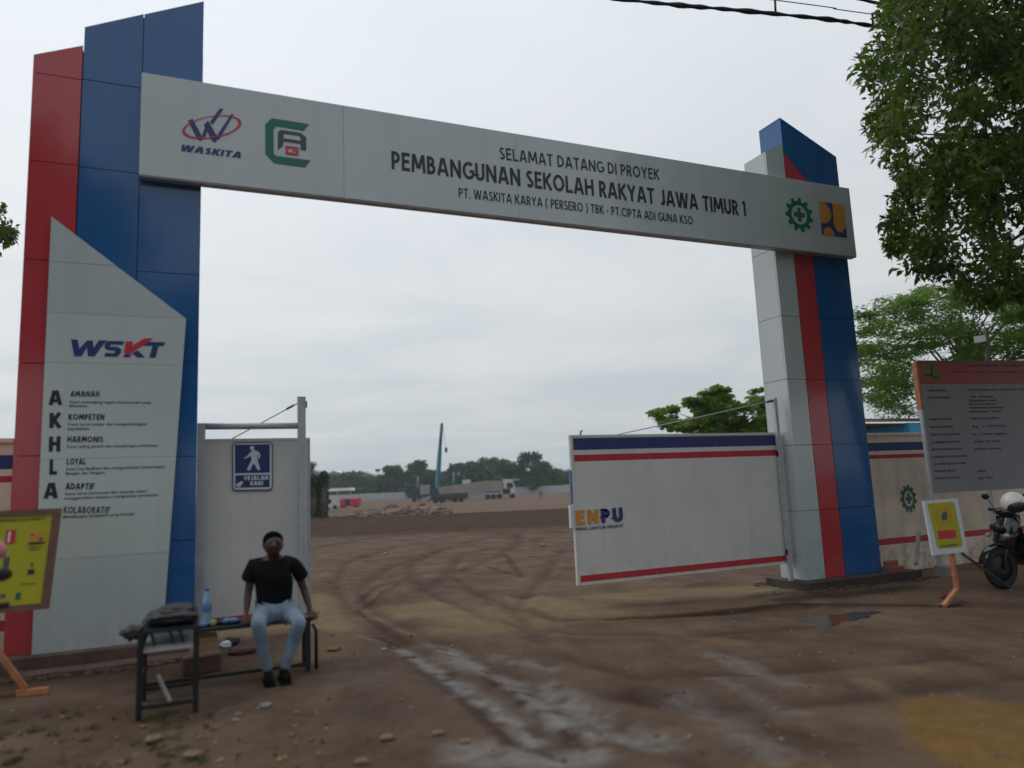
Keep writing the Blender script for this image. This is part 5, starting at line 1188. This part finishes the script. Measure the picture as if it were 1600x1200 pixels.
# small yellow sign on wooden foot
YW = 6.95
ws = thing('warning_sign', 'small white framed yellow warning sign on an orange wooden stand', 'sign', (9.5, YW, -.17))
o_, s_ = (1360, 720), 4.6167
fr_ = [(385, 292), (630, 272), (702, 655), (455, 682)]; Pq = pxpoly(fr_, o_, s_, YW); n = 4
mb = MB(); mb.add(Pq+[(x, YW+.03, z) for x, y, z in Pq], [(0, 1, 2, 3), (7, 6, 5, 4)]+[(i, n+i, n+(i+1) % n, (i+1) % n) for i in range(n)]); wbuild(mb, 'frame', M['sign_white'], ws)
flat([pxpoly([(412, 318), (425, 306), (590, 296), (606, 308), (666, 600), (655, 622), (500, 636), (484, 622)], o_, s_, YW-.003)], 'sheet', M['yellow'], ws)
ring(pxpoly(ell_px(530, 400, 60, 66, 0, 28), o_, s_, YW-.006), pxpoly(ell_px(530, 400, 46, 52, 0, 28), o_, s_, YW-.006), 'print', M['logo_orange'], ws)
flat([pxpoly([(520, 375), (545, 360), (556, 385), (556, 425), (520, 432), (512, 405)], o_, s_, YW-.007)], 'print', M['ink_soft'], ws)
flat([pxpoly([(484, 505), (614, 497), (624, 556), (494, 568)], o_, s_, YW-.006)], 'print', M['logo_red'], ws)
A = onY(1470, 855, YW-.006); B = onY(1497, 852, YW-.006); smalltext('DILARANG', A[0], A[2], .04, YW-.006, ws, M['ink_soft'], B[0]-A[0], .03)
q1, q2, q3 = P_(1486, 860, YW+.05), P_(1495, 921, YW+.05), P_(1474, 946, YW-.1)
zg_ = gz(q3.x, q3.y)
wbuild(MB().bar(q1, q2, .05), 'post', M['wood_orange'], ws); wbuild(MB().bar(q2, (q3.x, q3.y, zg_+.02), .05), 'foot', M['wood_orange'], ws)
wbuild(MB().bar(q2, (q2.x+.12, q2.y+.35, zg_+.02), .045), 'foot', M['wood_brown'], ws); wbuild(MB().bar((q3.x-.05, q3.y+.05, zg_+.015), (q3.x+.55, q3.y+.12, zg_+.015), .04), 'foot', M['wood_brown'], ws)
s1 = P_(1502, 864, YW+.06); s2 = onZ(1530, 915, -.2); wbuild(MB().bar(s1, (s2[0]-.15, YW+.3, zg_+.01), .025), 'back_stay', M['dark_steel'], ws)
# bricks at pillar foot
for k, (x, y, rz) in enumerate(((10.62, 8.9, .1), (10.60, 8.98, .25))):
    o = MB().bbox(-.14, .14, -.06, .06, 0, .085, .006).build('brick', M['brick']); o.location = (x, y, -.041+(.086 if k else 0)); o.rotation_euler = (0, 0, rz); tag(o, 'orange brick on the plinth, upper of two' if k else 'orange brick on the plinth at the blue pillar foot, lower of two', 'brick', 'bricks beside the right pillar')
# small wire crate under the gate end
cp = onZ(1195, 913, -.14); cx_ = thing('drain_cover', 'small bent wire frame lying near the right pillar', 'wire frame', (cp[0], cp[1], gz(cp[0], cp[1])))
for a, b in (((-.16, 0), (.14, .02)), ((.14, .02), (.18, .14)), ((.18, .14), (-.12, .13)), ((-.12, .13), (-.16, 0))): MB().tube([(a[0], a[1], .02), (b[0], b[1], .03)], .012, 5).build('rod', M['wire'], cx_)
crumple('stone', 1212, 912, (.06, .06, .06), M['concrete'], 'pale stone beside the bent wire frame', 'stone', 12, .25)

# house behind the wall
hs = thing('house', 'blue walled house with a dark tiled roof behind the right wall', 'house', (17.5, 14, -.2))
p0 = onY(1358, 664, 14); p1 = onY(1440, 655, 14)
hx0, hx1 = onY(1395, 670, 14)[0], 27
ez0 = onY(1395, 660.5, 13.5)[2]
wbuild(MB().box(hx0, hx1, 13.5, 19, -.2, ez0), 'wall', M['blue_tarp'], hs)
ez = onY(1395, 659.5, 13.6)[2]
rf = MB(); rx0 = onY(1358, 664, 13.6)[0]
nrow = 4; ncol = 60
for j in range(nrow):
    z0 = ez+j*.05; y0 = 13.55+j*.34
    vs = []
    for i in range(ncol*2+1):
        x = rx0-.2+(hx1+.5-rx0)*i/(ncol*2); vs.append((x, y0, z0+(.025 if i % 2 else 0)))
    vs2 = [(x, y+.40, z+.06) for x, y, z in vs]; m_ = len(vs); rf.add(vs+vs2, [(k, k+1, m_+k+1, m_+k) for k in range(m_-1)])
rf.box(rx0-.2, hx1+.3, 13.6, 19, ez-.08, ez-.03)
wbuild(rf, 'roof', M['tile'], hs)
up = thing('utility_pole', 'thin pole carrying a small white camera box behind the signboard', 'pole', (0, 0, 0)); a = at(1543, 745, 15); b = at(1541, 512, 15)
up.location = (a[0], a[1], -.2)
wbuild(MB().tube([(a[0], a[1], -.2), b], .05, 8), 'pole', M['bark'], up); c_ = Vector(at(1532, 530, 15)); wbuild(MB().box(-.06, .06, -.10, .10, -.065, .065, R=Matrix.Rotation(.3, 3, 'Z'), o=c_), 'camera_box', M['truck_white'], up)
wbuild(MB().bar(c_, at(1541, 528, 15), .03), 'arm', M['wire'], up); wbuild(MB().bar(at(1528, 545, 15), at(1560, 540, 15), .03), 'arm', M['bark'], up)

# ------------------------------------------------------------------ POWER CABLES
def catmull(pts, n=8):
    P = [Vector(p) for p in pts]; out_ = []
    for i in range(len(P)-1):
        p0, p1, p2, p3 = P[max(i-1, 0)], P[i], P[i+1], P[min(i+2, len(P)-1)]
        for k in range(n):
            t = k/n; out_.append(.5*((2*p1)+(-p0+p2)*t+(2*p0-5*p1+4*p2-p3)*t*t+(-p0+3*p1-3*p2+p3)*t**3))
    out_.append(P[-1]); return out_
pc = thing('power_cable', 'thick black power cable sagging across the top right sky', 'cable', at(1150, 18, 12))
pts = [at(300, -60, 9), at(700, -40, 10), at(960, -3, 11), at(1060, 8, 11.3), at(1130, 14, 11.5), at(1215, 22, 11.8), at(1300, 31, 12), at(1360, 40, 12.3), at(1500, 62, 12.8), at(1900, 130, 14)]
cp_ = catmull(pts, 10); rr_ = [.032+.008*math.sin(i*1.3)+.006*math.sin(i*.45) for i in range(len(cp_))]
wbuild(MB().tube(cp_, rr_, 8), 'bundle', M['cable'], pc)
pts2 = [at(300, -90, 9), at(960, -32, 11), at(1210, 0, 11.8), at(1300, 12, 12), at(1370, 23, 12.3), at(1900, 90, 14)]
wbuild(MB().tube(catmull(pts2, 6), .008, 5), 'messenger_wire', M['wire'], pc)
for px_a, y0, y1, d in ((1211, 1, 23, 11.8), (1363, 20, 38, 12.3)): wbuild(MB().tube([at(px_a, y0, d), at(px_a+1, y1, d)], .018, 6), 'hanger', M['cable'], pc)
pc2 = thing('power_cable', 'second cable crossing only the top edge beside the tree', 'cable', at(1360, 2, 13))
wbuild(MB().tube(catmull([at(1100, -40, 12), at(1330, -4, 13), at(1395, 9, 13.2), at(1700, 60, 14)], 6), .028, 7), 'bundle', M['cable'], pc2)

# ------------------------------------------------------------------ SCOOTERS
def scooter(label, loc, rz):
    """step-through scooter, front towards local -X"""
    t = thing('scooter', label, 'scooter', loc, rz=rz)
    def wheel(x):
        w = MB(); w.lathe([(.17, -.03), (.215, -.045), (.26, -.03), (.275, 0), (.26, .03), (.215, .045), (.17, .03)], n=28, R=Matrix.Rotation(math.pi/2, 3, 'X')); o = w.build('wheel', M['rubber'], t); o.location = (x, 0, .275)
        r = MB(); r.lathe([(.02, -.04), (.03, -.045), (.165, -.02), (.175, 0), (.165, .02), (.03, .045), (.02, .04)], n=20, R=Matrix.Rotation(math.pi/2, 3, 'X')); q = r.build('rim', M['black'], o); return o
    wheel(-.62); wheel(.62)
    f = MB()
    for i in range(9):
        pass
    seg = [(-.62+.31*math.cos(a), .275+.31*math.sin(a)) for a in [math.radians(30+i*14) for i in range(11)]]
    vs = []; 
    for x, z in seg: vs += [(x, -.06, z), (x, 0, z+.02), (x, .06, z)]
    f.add(vs, [(3*i+k, 3*i+k+1, 3*i+4+k, 3*i+3+k) for i in range(10) for k in range(2)], 0, True); f.build('front_fender', M['black_gloss'], t)
    for s in (-1, 1): MB().tube([(-.62, s*.06, .275), (-.50, s*.05, .62)], .018, 8).build('fork', M['dark_steel'], t)
    # leg shield
    prof = [(-.58, .50, .09), (-.62, .62, .15), (-.56, .74, .18), (-.50, .86, .17), (-.44, .97, .12)]
    vs = []
    for x, z, w in prof: vs += [(x+.14, -w, z), (x+.04, -w*.7, z), (x, 0, z), (x+.04, w*.7, z), (x+.14, w, z)]
    MB().add(vs, [(5*i+k, 5*i+k+1, 5*i+6+k, 5*i+5+k) for i in range(4) for k in range(4)], 0, True).build('front_fairing', M['black_gloss'], t)
    vs = []
    for x, z, w in [(-.42, .95, .15), (-.36, .7, .2), (-.34, .45, .19), (-.25, .30, .16), (.1, .27, .15), (.25, .35, .14)]: vs += [(x, -w, z), (x-.02, 0, z-.01), (x, w, z)]
    MB().add(vs, [(3*i+k, 3*i+k+1, 3*i+4+k, 3*i+3+k) for i in range(5) for k in range(2)], 0, True).build('leg_shield', M['black_gloss'], t)
    MB().ell((-.60, 0, .80), (.05, .11, .06), 14, 8).build('headlight', M['glass_dark'], t)
    for s in (-1, 1):
        MB().ell((-.60, s*.14, .70), (.04, .04, .03), 10, 6).build('indicator', M['steel'], t)
        MB().tube([(-.40, 0, 1.0), (-.38, s*.12, 1.03), (-.30, s*.33, 1.02)], [.03, .016, .016], 8).build('handlebar', M['dark_steel'], t)
        MB().tube([(-.32, s*.25, 1.02), (-.30, s*.35, 1.02)], .021, 8).build('grip', M['rubber'], t)
        MB().tube([(-.36, s*.2, 1.03), (-.38, s*.27, 1.16)], .007, 5).build('mirror_stem', M['wire'], t)
        MB().ell((-.38, s*.31, 1.20), (.018, .065, .042), 14, 8).build('mirror', M['black'], t)
    MB().ell((-.42, 0, 1.0), (.09, .16, .06), 16, 8).build('headset', M['black_gloss'], t)
    vs = []; pr = [(.12, .30, .12, .55), (.2, .32, .16, .72), (.45, .35, .17, .76), (.75, .5, .14, .78), (.98, .66, .07, .78)]
    for x, z0, w, z1 in pr: vs += [(x, -w, z0), (x, -w*1.05, (z0+z1)/2), (x, -w*.7, z1), (x, w*.7, z1), (x, w*1.05, (z0+z1)/2), (x, w, z0)]
    MB().add(vs, [(6*i+k, 6*i+(k+1) % 6, 6*i+6+(k+1) % 6, 6*i+6+k) for i in range(4) for k in range(6)]+[(5, 4, 3, 2, 1, 0), (24, 25, 26, 27, 28, 29)], 0, True).build('rear_body', M['black_gloss'], t)
    MB().ell((.45, 0, .80), (.42, .13, .06), 20, 10).build('seat', M['black'], t); MB().box(1.0, 1.03, -.09, .09, .45, .55).build('number_plate', M['sign_white'], t)
    MB().tube([(.3, -.12, .28), (.6, -.14, .27), (.95, -.15, .36)], [.03, .05, .05], 10).build('exhaust', M['dark_steel'], t)
    MB().box(.0, .5, -.1, .1, .18, .34).build('engine', M['dark_steel'], t); MB().bar((.62, -.1, .275), (.3, -.1, .28), .05).build('swingarm', M['dark_steel'], t); MB().bar((.1, -.08, .2), (.18, -.26, .02), .02).build('side_stand', M['wire'], t)
    return t
def helmet_(label, loc, m, r=.15, rz=0, vis='glass_dark'):
    t = thing('helmet', label, 'helmet', loc, rz=rz)
    MB().ell((0, 0, 0), (r, r*.92, r*.95), 22, 14, zmin=-.55).build('shell', m, t)
    MB().ell((-.035, 0, -.035), (r*.92, r*.80, r*.62), 18, 10).build('visor', M[vis], t)
    return t
sp = onZ(1572, 925, -.2); SX, SY = sp[0]+.72, sp[1]-.02
sc1 = scooter('black scooter with a white helmet, parked at the right edge', (SX, SY, gz(SX, SY)), math.radians(-8))
sc1.scale = (1.08, 1.08, 1.1)
hp_ = at(1583, 786, 10.2); helmet_('white open helmet hung on the scooter at the right edge', hp_, M['helmet'], .165, math.radians(60))
# scooter at the left edge, mostly outside the frame
lx, ly = onZ(-10, 1190, 0)[:2]
sc2 = scooter('dark scooter at the left edge in front of the yellow notice board', (lx-.10, ly-.85, 0), math.radians(-70))
helmet_('faded pink helmet resting on the scooter at the left edge', at(-14, 862, 4.9), M['helmet_pink'], .09, 0)
h2_ = at(-6, 858, 5.3); 

# ------------------------------------------------------------------ GROUND LITTER
rg_ = np.random.default_rng(31)
def litter(n, px_r, py_r, name, material, size, label, zoff=.006, asp=.55):
    cs = []
    while len(cs) < n:
        x = rg_.uniform(*px_r); y = rg_.uniform(*py_r); p = onZ(x, y, -.03); cs.append((p[0], p[1], gz(p[0], p[1])+zoff+.004))
    o = leafcloud(cs, [.01]*n, 1, size, rg_, material, name, None, flatz=.25, asp=asp); tag(o, label, name.replace('_', ' '), kind='stuff'); return o
litter(110, (-40, 520), (1110, 1230), 'fallen_leaves', LEAF_L, .055, 'dry fallen leaves scattered over the lower left ground')
litter(25, (480, 1500), (960, 1200), 'dry_leaves', LEAF_L, .05, 'sparse dry leaves on the churned mud')
mb = MB()
for k in range(190):
    r_a = rg_.uniform(.35, 1.0); x = rg_.uniform(-20, 1600); y = rg_.uniform(860, 1210); p = onZ(x, y, -.05)
    if 8.7 < p[1] < 9.8 and (p[0] > 8.5 or p[0] < .2): continue
    r = rg_.uniform(.006, .020)*(1.5 if rg_.random() < .06 else 1); mb.ell((p[0], p[1], gz(p[0], p[1])+r*.25), (r, r*.8, r*.6), 6, 4, int(rg_.random() < .35), jit=.4, seed=k)
for k in range(len(mb.sm)): mb.sm[k] = False
o = mb.build('gravel', [M['rubble'], M['concrete']]); tag(o, 'small stones strewn over the muddy ground', 'gravel', kind='stuff')
# larger stones one can point to
for i, (x, y, r, m, lb) in enumerate(((685, 1146, .045, 'stone', 'yellowish stone on the mud near the bottom centre, right of two'), (605, 1156, .05, 'stone', 'yellowish stone on the mud near the bottom centre, left of two'), (727, 1158, .035, 'stone', 'small brown stone beside the pale tyre streaks'), (522, 1015, .07, 'stone', 'tan stone on the ground just right of the bench'),
        (565, 1190, .045, 'stone', 'brown stone at the bottom edge left of centre'), (602, 861, .07, 'concrete', 'small pale stone on the mud inside the gateway, left'), (848, 843, .09, 'concrete', 'small pale stone on the mud inside the gateway, right'), (600, 1016, .035, 'concrete', 'small white stone at the head of the pale streak'), (240, 1158, .06, 'stone', 'flat brown stone below the metal stool'), (300, 1180, .06, 'stone', 'yellow stone among the fallen leaves'), (415, 1103, .05, 'concrete', 'grey stone on the ground below the man'))):
    crumple('stone', x, y, (r, r*.8, r*.4), M[m], lb, 'stone', 40+i, .3)
# weeds on the verge, lower left
rg_ = np.random.default_rng(77); cs = []
for i in range(70):
    x = rg_.uniform(-40, 330); y = rg_.uniform(1115, 1215)
    p = onZ(x, y, -.02); cs.append((p[0], p[1], gz(p[0], p[1])+.012))
o = leafcloud(cs, [.05]*70, 22, .038, rg_, GRASS, 'weeds', None, flatz=.35, asp=.2); tag(o, 'sparse weeds on the muddy verge at the lower left', 'weeds', kind='stuff')

rg_ = np.random.default_rng(91); mb = MB()
for k in range(150):
    side = rg_.random() < .5
    x, y = (rg_.uniform(-1.9, .3), rg_.uniform(8.36, 8.5)) if side else (rg_.uniform(8.5, 11.2), rg_.uniform(8.6, 8.78))
    r_ = rg_.uniform(.015, .06); mb.ell((x, y, gz(x, y)+r_*.2), (r_, r_*.8, r_*.55), 7, 5, 0, jit=.5, seed=k)
for k in range(len(mb.sm)): mb.sm[k] = False
o = mb.build('soil_clods', M['clod']); tag(o, 'loose clods of soil along the foot of both plinths', 'soil', kind='stuff')
# ------------------------------------------------------------------ AIR
hz = MB().box(-1550, 1550, -1550, 1550, -3.0, 24.0).build('haze', bpy.data.materials.new('air')); tag(hz, kind='stuff')
am = hz.data.materials[0]; am.use_nodes = True; an = am.node_tree.nodes; an.remove(an['Principled BSDF'])
pv = an.new('ShaderNodeVolumePrincipled'); pv.inputs['Color'].default_value = (.80, .88, .92, 1); pv.inputs['Density'].default_value = .00042; pv.inputs['Anisotropy'].default_value = .2
am.node_tree.links.new(pv.outputs[0], an['Material Output'].inputs['Volume'])
